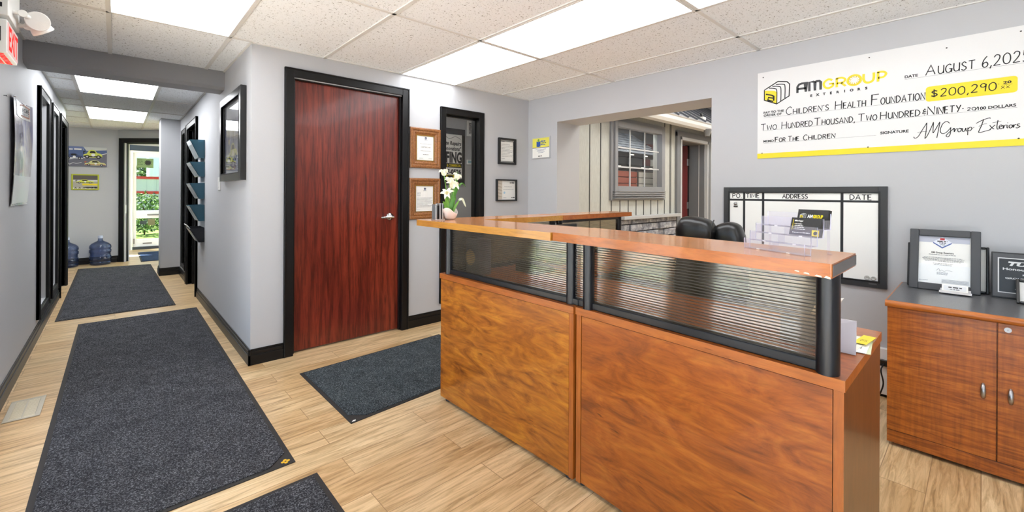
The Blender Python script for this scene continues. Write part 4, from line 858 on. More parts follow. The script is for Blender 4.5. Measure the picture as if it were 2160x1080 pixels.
g1 = pm((74, 132, 42), .4, name='leaf_green'); g2 = pm((116, 170, 66), .4, name='leaf_light'); g3 = pm((222, 232, 206), .5, name='leaf_pale'); lw = pm((246, 242, 218), .5, name='petal_cream'); ly_ = pm((222, 212, 120), .5, name='petal_throat')
Z = LZ1
for pts, w, mt in (([(1.520, 2.215, Z+.03), (1.53, 2.21, Z+.12), (1.553, 2.205, Z+.22), (1.560, 2.2, Z+.30)], .026, g1), ([(1.525, 2.215, Z+.03), (1.545, 2.21, Z+.14), (1.556, 2.205, Z+.25)], .020, g2),
    ([(1.53, 2.215, Z+.1), (1.56, 2.2, Z+.19), (1.595, 2.2, Z+.225), (1.625, 2.2, Z+.20)], .014, g1), ([(1.522, 2.21, Z+.03), (1.545, 2.2, Z+.08), (1.58, 2.2, Z+.125)], .018, g2), ([(1.57, 2.2, Z+.12), (1.598, 2.2, Z+.125), (1.618, 2.2, Z+.09), (1.627, 2.2, Z+.075)], .015, g3),
    ([(1.512, 2.205, Z+.02), (1.510, 2.195, Z+.09), (1.530, 2.19, Z+.135), (1.545, 2.19, Z+.12)], .026, g1), ([(1.50, 2.215, Z+.03), (1.49, 2.21, Z+.10), (1.47, 2.2, Z+.145)], .028, g2), ([(1.505, 2.22, Z+.04), (1.47, 2.21, Z+.1), (1.452, 2.2, Z+.11)], .02, g2)):
    b = MB(); leaf(b, pts, w, mt); b.build('leaf', t, recalc=False)
def flower(c, d, r, op):
    c = Vector(c); d = Vector(d).normalized(); ax = d.orthogonal().normalized(); ay = d.cross(ax); b = MB()
    for i in range(6):
        q = 2*PI*i/6 + (.3 if i % 2 else 0); o = ax*math.cos(q) + ay*math.sin(q)
        leaf(b, [c, c + d*r*.55 + o*r*.22, c + d*r*(.95 - .25*op) + o*r*.62*op, c + d*r*(1.05 - .6*op) + o*r*1.05*op], r*.52, lw, 6, .1)
    for i in range(4):
        q = 2*PI*i/4; b.tube([c + d*r*.1, c + d*r*.8 + (ax*math.cos(q)+ay*math.sin(q))*r*.16], .0012, ly_, 5)
    b.build('flower', t, recalc=False)
    return c
stems = [(flower((1.462, 2.2, Z+.268), (-.25, -.3, 1), .042, .75), .3), (flower((1.553, 2.21, Z+.245), (.35, -.3, .9), .045, .7), .3), (flower((1.515, 2.2, Z+.195), (.1, -.6, .8), .050, .95), .3), (flower((1.487, 2.195, Z+.15), (-.6, -.5, .5), .045, .95), .3), (flower((1.50, 2.2, Z+.225), (-.1, -.5, .9), .038, .9), .3)]
b = MB()
for c, _ in stems: b.tube(catmull([(px, py, Z+.03), ((px+c.x)/2, (py+c.y)/2, (Z+.03+c.z)/2), c], 5), .0024, g2, 6)
b.build('stem', t)
t = thing('card_stand', 'small chrome upright card stand beside the lily pot', 'card stand', (1.435, 2.225, LZ1))
b = MB(); b.box(1.405, 1.475, 2.205, 2.255, Z, Z+.006, 'chrome'); b.build('base', t, bevel=.001)
for x, h_ in ((1.409, .095), (1.436, .1), (1.455, .1)):
    b = MB(); b.box(x, x+.011, 2.21, 2.25, Z+.006, Z+h_, 'chrome'); b.box(x+.012, x+.016, 2.212, 2.248, Z+.006, Z+h_-.008, 'black'); b.build('upright', t, bevel=.001)

# papers on the counter's near end
t = thing('envelope', 'grey lilac envelope standing on edge on the counter end', 'envelope', (1.64, .33, .757))
b = MB(); PV = Plane((1.632, .255, .7588), (0, 1, 0), (.12, 0, .993), (-.993, 0, .12)); b.pbox(PV, 0, .20, 0, .1, -.006, 0, pm((196, 192, 200), .6, name='lilac_paper')); b.poly(PV, [(.0, .1), (.1, .062), (.2, .1)], .0006, pm((206, 202, 210), .6, name='lilac_flap')); b.build('sheet', t)
t = thing('paper_stack', 'stack of opened letters lying on the counter end behind the envelope', 'papers', (1.75, .28, .757), group=None)
b = MB(); z = .7575
for k, (x, y, ang, w, l, mt) in enumerate(((1.765, .285, .1, .10, .19, pm((208, 214, 180), .6, name='pale_green_paper')), (1.755, .285, .05, .09, .18, 'paper'), (1.75, .293, -.1, .08, .17, pm((232, 228, 214), .6, name='cream_paper')), (1.735, .285, -.35, .02, .12, pm((180, 178, 176), .6, name='grey_paper')), (1.72, .30, -.25, .05, .11, 'paper'))):
    ca, sa = math.cos(ang), math.sin(ang); PZ = Plane((x, y, z), (ca, sa, 0), (-sa, ca, 0), (0, 0, 1)); b.pbox(PZ, -l/2, l/2, -w/2, w/2, 0, .0016, mt); z += .002
    if k == 1: b.lines(PZ, -.05, -.01, -.03, .003, 'greyink', .0019, seed=3)
b.build('sheets', t)
t = thing('flyer', 'bright yellow flyer lying on top of the letters', 'flyer', (1.79, .262, z)); b = MB(); PZ = Plane((1.79, .256, z), (.99, -.1, 0), (.1, .99, 0), (0, 0, 1)); b.pbox(PZ, -.05, .06, -.016, .018, 0, .0012, 'yellow'); b.strokes(PZ, '2X', -.02, -.008, .016, 'ink', d=.0015); b.build('sheet', t)
t = thing('curled_paper', 'curled white receipt standing behind the counter post', 'paper', (1.88, .36, .757)); b = MB()
b.grid(lambda a, v: Vector((1.86 + .07*a, .395 + .03*math.cos(a*3.0) - .03*v*v, .7575 + .11*v)), 12, 10, 'paper'); o = b.build('sheet', t); o.modifiers.new('thick', 'SOLIDIFY').thickness = .0008

# ------------------------------------------------------------------ credenza and what stands on it
t = thing('credenza', 'reddish wood credenza with grey top against the wall', 'cabinet', (3.12, -.2, 0))
b = MB(); b.box(2.845, 3.455, -.80, .318, .02, .69, 'figured'); b.build('body', t)
b = MB(); b.box(2.832, 2.845, -.80, .318, .018, .078, 'figured'); b.build('plinth', t, bevel=.001)
b = MB(); n = 10; prof = [(2.83, .688)] + [(2.815 - .016*math.sin(PI*i/n), .704 - .016*math.cos(PI*i/n)) for i in range(n+1)] + [(2.83, .720)]
b.pprism(Plane((0, -.81, 0), (1, 0, 0), (0, 0, 1), (0, 1, 0)), prof, 0, 1.134, 'cred_edge'); b.box(2.83, 3.46, -.81, .324, .688, .7196, 'cred_edge'); b.box(2.815, 3.462, -.80, .318, .7195, .7206, 'grey_lam'); b.build('top', t)
for (y0, y1, hy, lock) in ((-.0435, .318, -.005, False), (-.408, -.0475, -.085, True), (-.80, -.412, -.44, False)):
    b = MB(); b.box(2.828, 2.8445, y0, y1, .081, .685, 'figured'); dr = b.build('door', t, bevel=.0012)
    hb = MB(); hb.tube(catmull([(2.829, hy, .344), (2.818, hy, .356), (2.812, hy, .376), (2.818, hy, .396), (2.829, hy, .408)], 5), [.004, .005, .0065, .007, .0075, .008, .0085, .009, .009, .009, .009, .009, .009, .0085, .008, .0075, .007, .0065, .005, .0045, .004], 'steel'); o = hb.build('handle', dr, world=True)
    if lock:
        lb = MB(); lb.cyl((2.830, -.076, .660), (2.825, -.076, .660), .011, 'steel', 20); lb.cyl((2.8255, -.076, .660), (2.824, -.076, .660), .0065, 'steel', 16); lb.box(2.8232, 2.8245, -.0768, -.0752, .657, .663, 'ink'); lb.build('lock', dr)
def leaning(y_left, z0, x_base, lean):   # plane on the credenza; u to the right as seen, v up, leaning back to the wall
    return Plane((x_base, y_left, z0), (0, -1, 0), (math.sin(lean), 0, math.cos(lean)), (-math.cos(lean), 0, math.sin(lean)))
def framed(name, lab, cat, pl, w, h, fw, dep, fm, doc, group=None, slip=None, glass=True, back=.012):
    t = thing(name, lab, cat, pl(w/2, 0, 0), group=group); b = MB()
    for q in ((0, fw, 0, h), (w-fw, w, 0, h), (fw, w-fw, 0, fw), (fw, w-fw, h-fw, h)): b.pbox(pl, *q, -back, dep, fm)
    b.build('frame', t, bevel=min(.004, dep*.3))
    if slip:
        b = MB(); s = slip
        for q in ((fw, fw+s, fw, h-fw), (w-fw-s, w-fw, fw, h-fw), (fw+s, w-fw-s, fw, fw+s), (fw+s, w-fw-s, h-fw-s, h-fw)): b.pbox(pl, *q, -.004, dep*.35, 'gold')
        b.build('slip', t)
    b = MB(); b.pbox(pl, fw*.8, w-fw*.8, fw*.8, h-fw*.8, -back+.001, -.004, 'paper'); doc(b, pl.at(0, 0, -.0038)); b.build('document', t)
    if glass: b = MB(); b.pbox(pl, fw, w-fw, fw, h-fw, -.0005, .001, 'glass'); b.build('glazing', t)
    return t
def doc_cert(b, P):
    b.rect(P, .036, .262, .234, .297, .0003, pm((196, 199, 212), .6, name='cert_header')); c = (.130, .258)
    b.poly(P, [(c[0]-.036, c[1]+.008), (c[0], c[1]+.036), (c[0]+.036, c[1]+.008), (c[0], c[1]-.022)], .0006, pm((228, 231, 240), .5, name='badge_silver'))
    b.poly(P, [(c[0]-.036, c[1]+.006), (c[0], c[1]-.02), (c[0]+.036, c[1]+.006), (c[0]+.036, c[1]), (c[0], c[1]-.027), (c[0]-.036, c[1])], .0008, pm((66, 96, 168), .5, name='badge_blue'))
    b.rect(P, c[0]-.009, c[1]+.018, c[0]+.009, c[1]+.029, .0008, pm((196, 44, 48), .5, name='badge_red')); b.lines(P, c[0]-.02, c[0]+.02, c[1]+.009, .005, 'ink', .0009, seed=1); b.lines(P, c[0]-.012, c[0]+.014, c[1]+.001, .004, 'ink', .0009, seed=2)
    b.ribbon(P, [(c[0]-.008, c[1]-.009), (c[0]-.002, c[1]-.003), (c[0]+.003, c[1]-.009), (c[0]+.007, c[1]-.004), (c[0]+.011, c[1]-.009)], .0016, .001, 'ink')
    b.text(P, 'AM Group Exteriors', .13, .203, .0125, 'ink', align='CENTER', bold=.0003, width=.088); b.lines(P, .078, .182, .194, .0028, 'greyink', seed=3)
    for k, (x0, x1) in enumerate(((.058, .206), (.052, .214), (.056, .212), (.062, .2))): b.lines(P, x0, x1, .178-.0065*k, .0026, 'greyink', seed=4+k)
    b.lines(P, .094, .172, .146, .0026, 'greyink', seed=8); b.lines(P, .098, .168, .139, .0026, 'greyink', seed=9)
    b.ribbon(P, catmull([(.108, .108), (.118, .12), (.122, .106), (.13, .114), (.138, .107), (.15, .113), (.17, .11)], 4), .0009, .001, 'ink')
    for k in range(3): b.lines(P, .11, .152, .098-.005*k, .0022, 'greyink', seed=12+k)
    b.lines(P, .04, .075, .05, .0025, 'greyink', seed=20)
    for k in range(5): b.lines(P, .13, .23, .062-.004*k, .0016, 'greyink', seed=22+k)
CT = .7207
framed('picture_frame', 'large charcoal frame with a certificate leaning on the credenza', 'picture frame', leaning(.278, CT, 3.288, .20), .274, .332, .037, .012, 'frame_grey', doc_cert)
def doc_blank(b, P): b.rect(P, .02, .02, .31, .22, .0003, 'paper')
framed('picture_frame', 'thin black frame mostly hidden behind the large charcoal frame', 'picture frame', leaning(.292, CT, 3.365, .19), .318, .245, .012, .016, 'frame_black', doc_blank, glass=True)
# award plaque
t = thing('award_plaque', 'black award plaque with silver lettering beside the large charcoal frame', 'plaque', (3.33, -.18, CT)); pl = leaning(-.032, CT, 3.30, .18)
b = MB(); b.pbox(pl, 0, .30, 0, .232, -.014, 0, 'black'); b.pbox(pl, .004, .296, .006, .226, 0, .004, pm((74, 74, 76), .4, name='plaque_grey')); b.build('board', t, bevel=.002)
b = MB(); si = pm((214, 214, 214), .4, name='plaque_silver'); b.pbox(pl, .022, .276, .028, .204, .004, .0055, si); b.pbox(pl, .0265, .2715, .0325, .1995, .0055, .0065, pm((26, 26, 27), .3, name='plaque_black'))
P5 = pl.at(0, 0, .0068); cx = .149
b.text(P5, 'TUFDEK', cx, .166, .024, si, align='CENTER', bold=.0012, shear=.25, width=.185); b.rect(P5, .058, .1835, .24, .1865, .0006, si)
for s_, v_, h_, w_ in (('Honourable Mention', .143, .016, .22), ('2024', .131, .011, .03), ('Presented to', .119, .010, .09), ('AM', .109, .009, .025), ('GROUP OF COMPANIES', .0985, .011, .205), ('KITCHENER', .0875, .010, .125), ('In recognition of', .0765, .009, .13), ('exceptional sales', .066, .010, .13), ('performance', .055, .009, .09), ('Tuff Industries', .042, .011, .14)):
    b.text(P5, s_, cx, v_, h_, si, align='CENTER', bold=.0004, width=w_)
b.build('plate', t)
def doc_small(b, P): b.rect(P, .016, .016, .16, .11, .0003, pm((232, 232, 230), .5))
framed('picture_frame', 'small dark frame tipped back at the right edge of the credenza', 'picture frame', leaning(-.112, CT, 3.185, .62), .18, .13, .011, .012, 'frame_pewter', doc_small)
t = thing('card_holder', 'brushed metal card holder with white cards before the charcoal frame', 'card holder', (3.21, .095, CT))
pl = leaning(.15, CT, 3.215, .45); b = MB(); b.pbox(pl, -.004, .116, 0, .003, -.012, .012, 'steel'); b.pbox(pl, -.004, .116, 0, .014, .010, .012, 'steel'); b.pbox(pl, 0, .112, 0, .034, -.014, -.012, 'steel'); b.build('tray', t, bevel=.001)
b = MB(); b.pbox(pl, .006, .102, .003, .052, -.010, .003, 'paper'); P6 = pl.at(0, 0, .0032); b.rect(P6, .012, .02, .096, .046, .0003, pm((224, 226, 228), .5)); b.lines(P6, .03, .08, .034, .006, 'ink', .0006, seed=4); b.lines(P6, .036, .074, .024, .004, 'greyink', .0006, seed=5); b.build('cards', t)

# ------------------------------------------------------------------ cheque, whiteboard, plaque and frames on the walls
t = thing('presentation_cheque', 'oversized white presentation cheque with a yellow bottom band on the wall', 'cheque', (XR, .49, 1.50))
PQ = Plane((XR, 1.123, 1.50), (0, -1, 0), (0, 0, 1), (-1, 0, 0)); CW, CH = 1.295, .627
wb_ = pm((228, 228, 228), .28, name='cheque_white'); b = MB(); b.pbox(PQ, 0, CW, 0, CH, .001, .006, wb_); P = PQ.at(0, 0, .0062); b.rect(P, 0, 0, CW, .036, .0003, 'yellow')
cube_logo(b, P, .045, .385, .16); ink = 'ink'
dg = pm((62, 63, 66), .5, name='logo_grey')
def stroke_block(pts, w, mat): b.ribbon(P, pts, w, .0006, mat)
# AM in heavy rounded strokes, GROUP in yellow
for pts in ([(.252, .442), (.252, .484), (.262, .499), (.276, .503), (.302, .503), (.302, .442)], [(.252, .468), (.302, .468)], [(.322, .442), (.322, .503), (.346, .503), (.354, .496), (.354, .442)], [(.354, .496), (.362, .503), (.378, .503), (.386, .494), (.386, .442)]): stroke_block(pts, .014, dg)
yl = 'yellow'
stroke_block(catmull([(.450, .494, 0), (.43, .503, 0), (.41, .492, 0), (.403, .474, 0), (.412, .452, 0), (.432, .445, 0), (.452, .456, 0), (.453, .472, 0)], 4), .013, yl); stroke_block([(.432, .472), (.459, .472)], .011, yl)
stroke_block([(.474, .443), (.474, .501)], .013, yl); stroke_block(catmull([(.470, .500, 0), (.50, .500, 0), (.518, .488, 0), (.508, .470, 0), (.474, .468, 0)], 4), .012, yl); stroke_block([(.497, .468), (.521, .443)], .012, yl)
stroke_block(catmull([(.565 + .034*math.cos(2*PI*i/12), .472 + .031*math.sin(2*PI*i/12), 0) for i in range(13)], 3), .013, yl)
for i in range(12): q = 2*PI*i/12; stroke_block([(.565 + .017*math.cos(q), .472 + .016*math.sin(q)), (.565 + .030*math.cos(q+.1), .472 + .028*math.sin(q+.1))], .004, yl)
stroke_block(catmull([(.612, .502, 0), (.612, .468, 0), (.622, .448, 0), (.640, .444, 0), (.656, .452, 0), (.662, .470, 0), (.662, .502, 0)], 4), .013, yl)
stroke_block([(.682, .441), (.682, .500)], .013, yl); stroke_block(catmull([(.678, .499, 0), (.706, .498, 0), (.720, .484, 0), (.708, .466, 0), (.682, .464, 0)], 4), .012, yl)
x = .333
for ch in 'EXTERIORS': b.text(P, ch, x, .403, .022, ink, align='CENTER', bold=.0012); x += .0365
def pr(s_, u, v, h_, w_, al='LEFT'): b.text(P, s_, u, v, h_*1.38, ink, align=al, bold=.0007, width=w_)
pr('PAY TO THE', .041, .324, .016, .130); pr('ORDER OF', .041, .303, .016, .115); pr('MEMO', .040, .116, .016, .068); pr('SIGNATURE', .694, .113, .016, .13); pr('DATE', .805, .438, .016, .058)
pr('100 DOLLARS', 1.104, .207, .016, .137); b.ribbon(P, [(1.093, .205), (1.105, .226)], .003, .0008, ink); b.strokes(P, '20', 1.064, .208, .017, 'ink', w=.003, width=.032)
def hand(s_, u, v, h_, w_, big=None, lw=.0046): return b.strokes(P, s_, u, v, h_, 'ink', w=lw, width=w_, slant=.04, d=.0008)
ln = lambda u0, u1, v, k=.0012: b.rect(P, u0, v, u1, v+k, .0004, 'greyink')
ln(.041, .896, .294); ln(.035, 1.245, .201); ln(.040, .674, .108); ln(.805, 1.28, .430)
def cap(words):   # first letter taller, the rest smaller, as on the cheque
    for s_, u, v, hb, hs, w_ in words:
        a = STROKE[s_[0]][0]*hb; hand(s_[0], u, v, hb, a); hand(s_[1:], u + a + hs*.28, v, hs, w_ - a - hs*.28)
cap((('CHILDREN\'S', .184, .299, .053, .036, .246), ('HEALTH', .466, .298, .054, .038, .156), ('FOUNDATION', .651, .298, .064, .040, .242)))
cap((('TWO', .022, .204, .046, .036, .102), ('HUNDRED', .157, .204, .048, .036, .183), ('THOUSAND,', .350, .204, .050, .036, .218), ('TWO', .585, .205, .046, .034, .092), ('HUNDRED', .694, .205, .045, .036, .178), ('NINETY-', .904, .206, .046, .038, .146)))
hand('&', .884, .206, .034, .014)
cap((('FOR', .116, .112, .034, .028, .064), ('THE', .196, .112, .034, .026, .066), ('CHILDREN', .288, .112, .036, .028, .178)))
cap((('AUGUST', .896, .437, .056, .046, .196),)); hand('6,', 1.119, .437, .058, .034); hand('2025', 1.161, .437, .058, .125)
rb = []
for cx_, cy_, a0 in ((1.231, .354, 0), (.912, .354, 90), (.912, .297, 180), (1.231, .297, 270)):
    for i in range(5): q = math.radians(a0 + 22.5*i); rb.append((cx_ + .015*math.cos(q), cy_ + .015*math.sin(q)))
b.poly(P, rb, .0004, 'yellow')
hand('S', .920, .310, .032, .024, lw=.006); b.ribbon(P, [(.932, .304), (.932, .350)], .005, .0009, ink); hand('200,290', .958, .304, .044, .212); pr('20', 1.195, .334, .013, .03); b.rect(P, 1.19, .327, 1.228, .3285, .0008, ink); hand('XX', 1.188, .308, .014, .03, lw=.0022); b.disc(P, 1.180, .335, .0018, .0008, 'ink', 8)
# signature in a running hand
def sig(pts, w=.0036): b.ribbon(P, catmull([(q[0], q[1], 0) for q in pts], 6), w, .0008, ink)
sig([(.846, .083), (.852, .074), (.866, .084), (.884, .122), (.898, .150), (.902, .158), (.900, .120), (.894, .068)]); sig([(.862, .106), (.880, .110), (.902, .108)], .002)
sig([(.894, .068), (.905, .086), (.924, .140), (.930, .158), (.928, .112), (.930, .100), (.948, .140), (.956, .156), (.950, .110), (.944, .068)])
sig([(.996, .146), (.984, .158), (.968, .146), (.958, .112), (.964, .092), (.980, .094), (.996, .114), (1.000, .120), (.998, .086), (.990, .070), (.982, .078), (1.0, .102), (1.012, .112)])
sig([(1.008, .112), (1.014, .116), (1.014, .096), (1.02, .110), (1.028, .114)]); sig([(1.036, .114), (1.028, .108), (1.030, .095), (1.038, .096), (1.042, .108), (1.036, .114), (1.046, .110)])
sig([(1.047, .113), (1.046, .097), (1.053, .095), (1.059, .112), (1.060, .096), (1.064, .097)]); sig([(1.067, .114), (1.066, .072)]); sig([(1.067, .106), (1.076, .116), (1.082, .108), (1.076, .096), (1.068, .098)]); sig([(1.08, .106), (1.092, .114)], .002)
sig([(1.098, .134), (1.120, .148), (1.146, .158), (1.150, .154)]); sig([(1.126, .154), (1.118, .120), (1.108, .088), (1.112, .082), (1.126, .086), (1.146, .092), (1.152, .094)]); sig([(1.108, .116), (1.124, .126), (1.138, .128)], .002)
sig([(1.148, .118), (1.156, .104), (1.164, .096)]); sig([(1.168, .118), (1.156, .104), (1.148, .094)]); sig([(1.178, .142), (1.174, .110), (1.176, .094), (1.182, .097)]); sig([(1.158, .130), (1.19, .136)], .002)
sig([(1.182, .102), (1.192, .110), (1.188, .116), (1.182, .106), (1.186, .095), (1.194, .098)]); sig([(1.196, .114), (1.197, .096), (1.201, .110), (1.208, .114)]); sig([(1.210, .114), (1.210, .098), (1.214, .097)]); b.disc(P, 1.212, .124, .0018, .0008, 'ink', 8)
sig([(1.224, .113), (1.217, .108), (1.219, .096), (1.226, .097), (1.228, .108), (1.222, .113)]); sig([(1.231, .113), (1.232, .097), (1.235, .109), (1.241, .113)]); sig([(1.254, .114), (1.245, .112), (1.247, .105), (1.254, .1), (1.246, .093), (1.240, .095)])
bd_ = b.build('board', t, recalc=False)
for u, v in ((.036, .591), (.639, .600), (1.256, .598), (.031, .038), (.635, .038), (1.250, .038), (.982, .577)):
    b = MB(); b.lathe([(.004, 0), (.0035, .002), (0, .003)], PQ(u, v, .006), pm((70, 70, 72), .4, metal=.5, name='screw'), 10, (-1, 0, 0)); b.build('screw', bd_)

t = thing('whiteboard', 'black framed whiteboard ruled into columns with hand lettered headings', 'whiteboard', (XR, .875, .66)); PW = Plane((XR, 1.355, 0), (0, -1, 0), (0, 0, 1), (-1, 0, 0)); w, z0, z1, fw = .963, .660, 1.290, .043
b = MB()
for q in ((0, fw, z0, z1), (w-fw, w, z0, z1), (fw, w-fw, z0, z0+fw), (fw, w-fw, z1-fw, z1)): b.pbox(PW, *q, .001, .020, pm((50, 51, 53), .42, name='whiteboard_frame'))
for q in ((fw-.01, fw, z0+.03, z1-.03), (w-fw, w-fw+.01, z0+.03, z1-.03), (fw, w-fw, z0+fw-.01, z0+fw), (fw, w-fw, z1-fw, z1-fw+.01)): b.pbox(PW, *q, .020, .0225, 'black')
b.build('frame', t, bevel=.004)
b = MB(); b.pbox(PW, fw-.005, w-fw+.005, z0+fw-.005, z1-fw+.005, .001, .012, pm((243, 243, 240), .16, name='whiteboard_white')); P = PW.at(0, 0, .0122); tp = pm((30, 31, 34), .5, name='black_tape')
for x in (.137, .266, .730): b.rect(P, x, z0+fw, x+.0155, z1-fw, .0004, tp)
b.rect(P, fw, 1.1885, w-fw, 1.2025, .0005, tp)
for s_, u, v, h_, ww in (('PO.', .063, 1.211, .032, .062), ('TIME', .158, 1.211, .031, .090), ('ADDRESS', .398, 1.210, .030, .15), ('DATE', .779, 1.206, .032, .107)): b.strokes(P, s_, u, v, h_, 'ink', w=.005, width=ww, d=.0006)
b.build('panel', t, recalc=False)
b = MB(); b.pbox(PW, .876, .915, z0+.020, z0+.028, .0225, .0235, pm((90, 90, 90), .4)); b.build('maker_plate', t)
for i, y in enumerate((.866, .898)):
    b = MB(); b.lathe([(.0135, 0), (.0135, .006), (.011, .008), (.0075, .0085), (.006, .006), (0, .006)], PW(y, .718, .0124), pm((178, 178, 174), .35, name='magnet_grey'), 24, (-1, 0, 0)); tag(b.build('magnet'), ('left' if i == 0 else 'right') + ' one of two round grey magnets in the whiteboard corner', 'magnet', 'round magnets on the whiteboard')
t = thing('magnet_clip', 'small dark metal magnet clip under the first whiteboard heading', 'magnet', PW(.085, 1.158, .0124)); b = MB(); b.lathe([(.012, 0), (.012, .008), (.006, .011), (0, .011)], PW(.085, 1.166, .0124), 'steel', 18, (-1, 0, 0)); b.build('knob', t); b = MB(); b.pbox(PW, .071, .1, 1.139, 1.151, .0124, .017, pm((60, 58, 54), .4)); b.build('clip', t, bevel=.002)

t = thing('wall_plaque', 'clear mounted certificate with a yellow top half beside the wide opening', 'plaque', (XR, 3.325, 1.62)); PP = Plane((XR, 3.464, 1.622), (0, -1, 0), (0, 0, 1), (-1, 0, 0)); w, h_ = .278, .240
b = MB(); b.pbox(PP, 0, w, 0, h_, .001, .008, pm((192, 194, 196), .3, metal=.3, name='plaque_edge')); P = PP.at(0, 0, .0082); b.rect(P, .012, .01, w-.012, .118, .0003, 'paper'); b.rect(P, .012, .124, w-.012, h_-.012, .0003, pm((236, 228, 96), .5, name='lemon')); b.rect(P, .012, .118, w-.012, .124, .0003, pm((70, 84, 150), .5, name='navy'))
bl = pm((44, 88, 170), .5, name='book_blue'); b.poly(P, [(.075, .135), (.105, .13), (.105, .185), (.075, .195)], .0005, bl); b.poly(P, [(.105, .13), (.135, .135), (.135, .195), (.105, .185)], .0006, bl); b.disc(P, .105, .203, .015, .0006, pm((120, 170, 60), .5, name='book_green'), 16)
b.lines(P, .145, .21, .185, .012, bl, .0006, seed=1); b.lines(P, .15, .22, .166, .010, pm((90, 120, 90), .5), .0006, seed=2); b.lines(P, .14, .215, .148, .009, bl, .0006, seed=3)
for k, (a, c) in enumerate(((.06, .22), (.09, .19), (.08, .2), (.1, .18))): b.lines(P, a, c, .10-.012*k, .004, pm((100, 110, 150), .5), .0006, seed=5+k)
b.lines(P, .1, .16, .024, .009, 'ink', .0006, seed=11); b.build('panel', t, recalc=False)

def text_letter(k):
    def doc(b, P, k=k):
        if k == 0:
            for q in ((.083, .0838, .075, .305), (.255, .2558, .075, .305), (.083, .2558, .075, .0758), (.083, .2558, .304, .3048)): b.rect(P, q[0], q[2], q[1], q[3], .0004, 'greyink')
            b.text(P, 'CERTIFICATE', .169, .19, .017, 'ink', align='CENTER', width=.10); b.lines(P, .11, .23, .225, .003, 'greyink', seed=1); b.lines(P, .115, .225, .16, .003, 'greyink', seed=2); b.lines(P, .14, .2, .125, .006, 'greyink', seed=3); b.lines(P, .1, .14, .09, .003, 'greyink', seed=4); b.lines(P, .2, .24, .09, .003, 'greyink', seed=5)
        else:
            for j in range(4): b.lines(P, .085, .125, .245-.010*j, .003, 'greyink', seed=j)
            for j, e in enumerate((.25, .23, .252, .24, .25, .2, .252, .235)): b.lines(P, .085, e, .195-.012*j, .0032, 'greyink', seed=10+j)
            b.lines(P, .085, .12, .085, .003, 'greyink', seed=30)
        b.disc(P, .169, .28, .013, .0005, pm((150, 154, 176), .6), 18); b.lines(P, .158, .182, .281, .008, 'ink', .0008, seed=6); b.lines(P, .15, .188, .262, .004, 'greyink', .0008, seed=7)
    return doc
def wood_frame(lab, u0, z0, w, h, doc, tilt=0):
    pl = Plane((u0, YD, z0), (math.cos(tilt), 0, math.sin(tilt)), (-math.sin(tilt), 0, math.cos(tilt)), (0, -1, 0)); t = thing('picture_frame', lab, 'picture frame', pl(w/2, 0, 0), group='moulded wood certificate frames'); b = MB(); fw = .066
    prof = [(0, .001), (0, .020), (.008, .026), (.022, .026), (.030, .018), (.044, .020), (.058, .012), (fw, .010), (fw, .001)]
    cs = [(0, 0), (w, 0), (w, h), (0, h)]; di = [(1, 1), (-1, 1), (-1, -1), (1, -1)]
    for i in range(4):
        j = (i+1) % 4; A = [pl(cs[i][0] + di[i][0]*a, cs[i][1] + di[i][1]*a, d) for a, d in prof]; B_ = [pl(cs[j][0] + di[j][0]*a, cs[j][1] + di[j][1]*a, d) for a, d in prof]; n = len(prof)
        b.add(A + B_, [(q, (q+1) % n, n+(q+1) % n, n+q) for q in range(n)], 'frame_wood')
    b.build('frame', t)
    b = MB(); s = .007
    for q in ((fw, fw+s, fw, h-fw), (w-fw-s, w-fw, fw, h-fw), (fw+s, w-fw-s, fw, fw+s), (fw+s, w-fw-s, h-fw-s, h-fw)): b.pbox(pl, *q, .001, .011, 'gold')
    b.build('slip', t)
    b = MB(); b.pbox(pl, fw, w-fw, fw, h-fw, .001, .005, 'paper'); doc(b, pl.at(0, 0, .0052)); b.build('document', t, recalc=False)
    b = MB(); b.pbox(pl, fw+s, w-fw-s, fw+s, h-fw-s, .0075, .009, 'glass'); b.build('glazing', t)
wood_frame('upper of two wide wooden certificate frames beside the brown door', 1.968, 1.465, .325, .372, text_letter(0)); wood_frame('lower of two wide wooden certificate frames beside the brown door', 1.962, .990, .330, .380, text_letter(1), .004)
def doc_b1(b, P):
    b.lines(P, .045, .09, .245, .006, 'greyink', seed=1)
    for j in range(9): b.lines(P, .05, .21 if j % 3 else .17, .215-.016*j, .0035, 'greyink', seed=2+j)
    b.lines(P, .05, .1, .06, .004, 'greyink', seed=20)
PD = lambda u, z: Plane((u, YD - .012, z), (1, 0, 0), (0, 0, 1), (0, -1, 0))
t = framed('picture_frame', 'upper small black frame with a letter right of the tall side window', 'picture frame', PD(3.026, 1.548), .254, .286, .022, .018, 'frame_black', doc_b1, group='small black frames right of the side window')
b = MB(); pl = PD(3.026, 1.548)
for q in ((.030, .034, .03, .256), (.220, .224, .03, .256), (.034, .22, .03, .034), (.034, .22, .252, .256)): b.pbox(pl, *q, -.003, .004, 'frame_black')
b.build('inner_lip', t)
def doc_b2(b, P):
    b.rect(P, .02, .018, .09, .222, .0003, pm((216, 208, 196), .6, name='cert_photo')); 
    for j in range(5): b.poly(P, [(.03, .05+.035*j), (.085, .04+.035*j), (.085, .05+.035*j), (.03, .062+.035*j)], .0005, pm((190, 178, 160), .6))
    b.lines(P, .20, .27, .195, .010, 'ink', seed=1); b.lines(P, .12, .23, .155, .004, 'greyink', seed=2); b.lines(P, .105, .26, .125, .004, 'greyink', seed=3); b.disc(P, .122, .092, .013, .0005, pm((170, 205, 228), .5, name='seal_blue'), 18); b.lines(P, .225, .275, .035, .009, 'ink', seed=4); b.lines(P, .11, .15, .035, .004, 'greyink', seed=5)
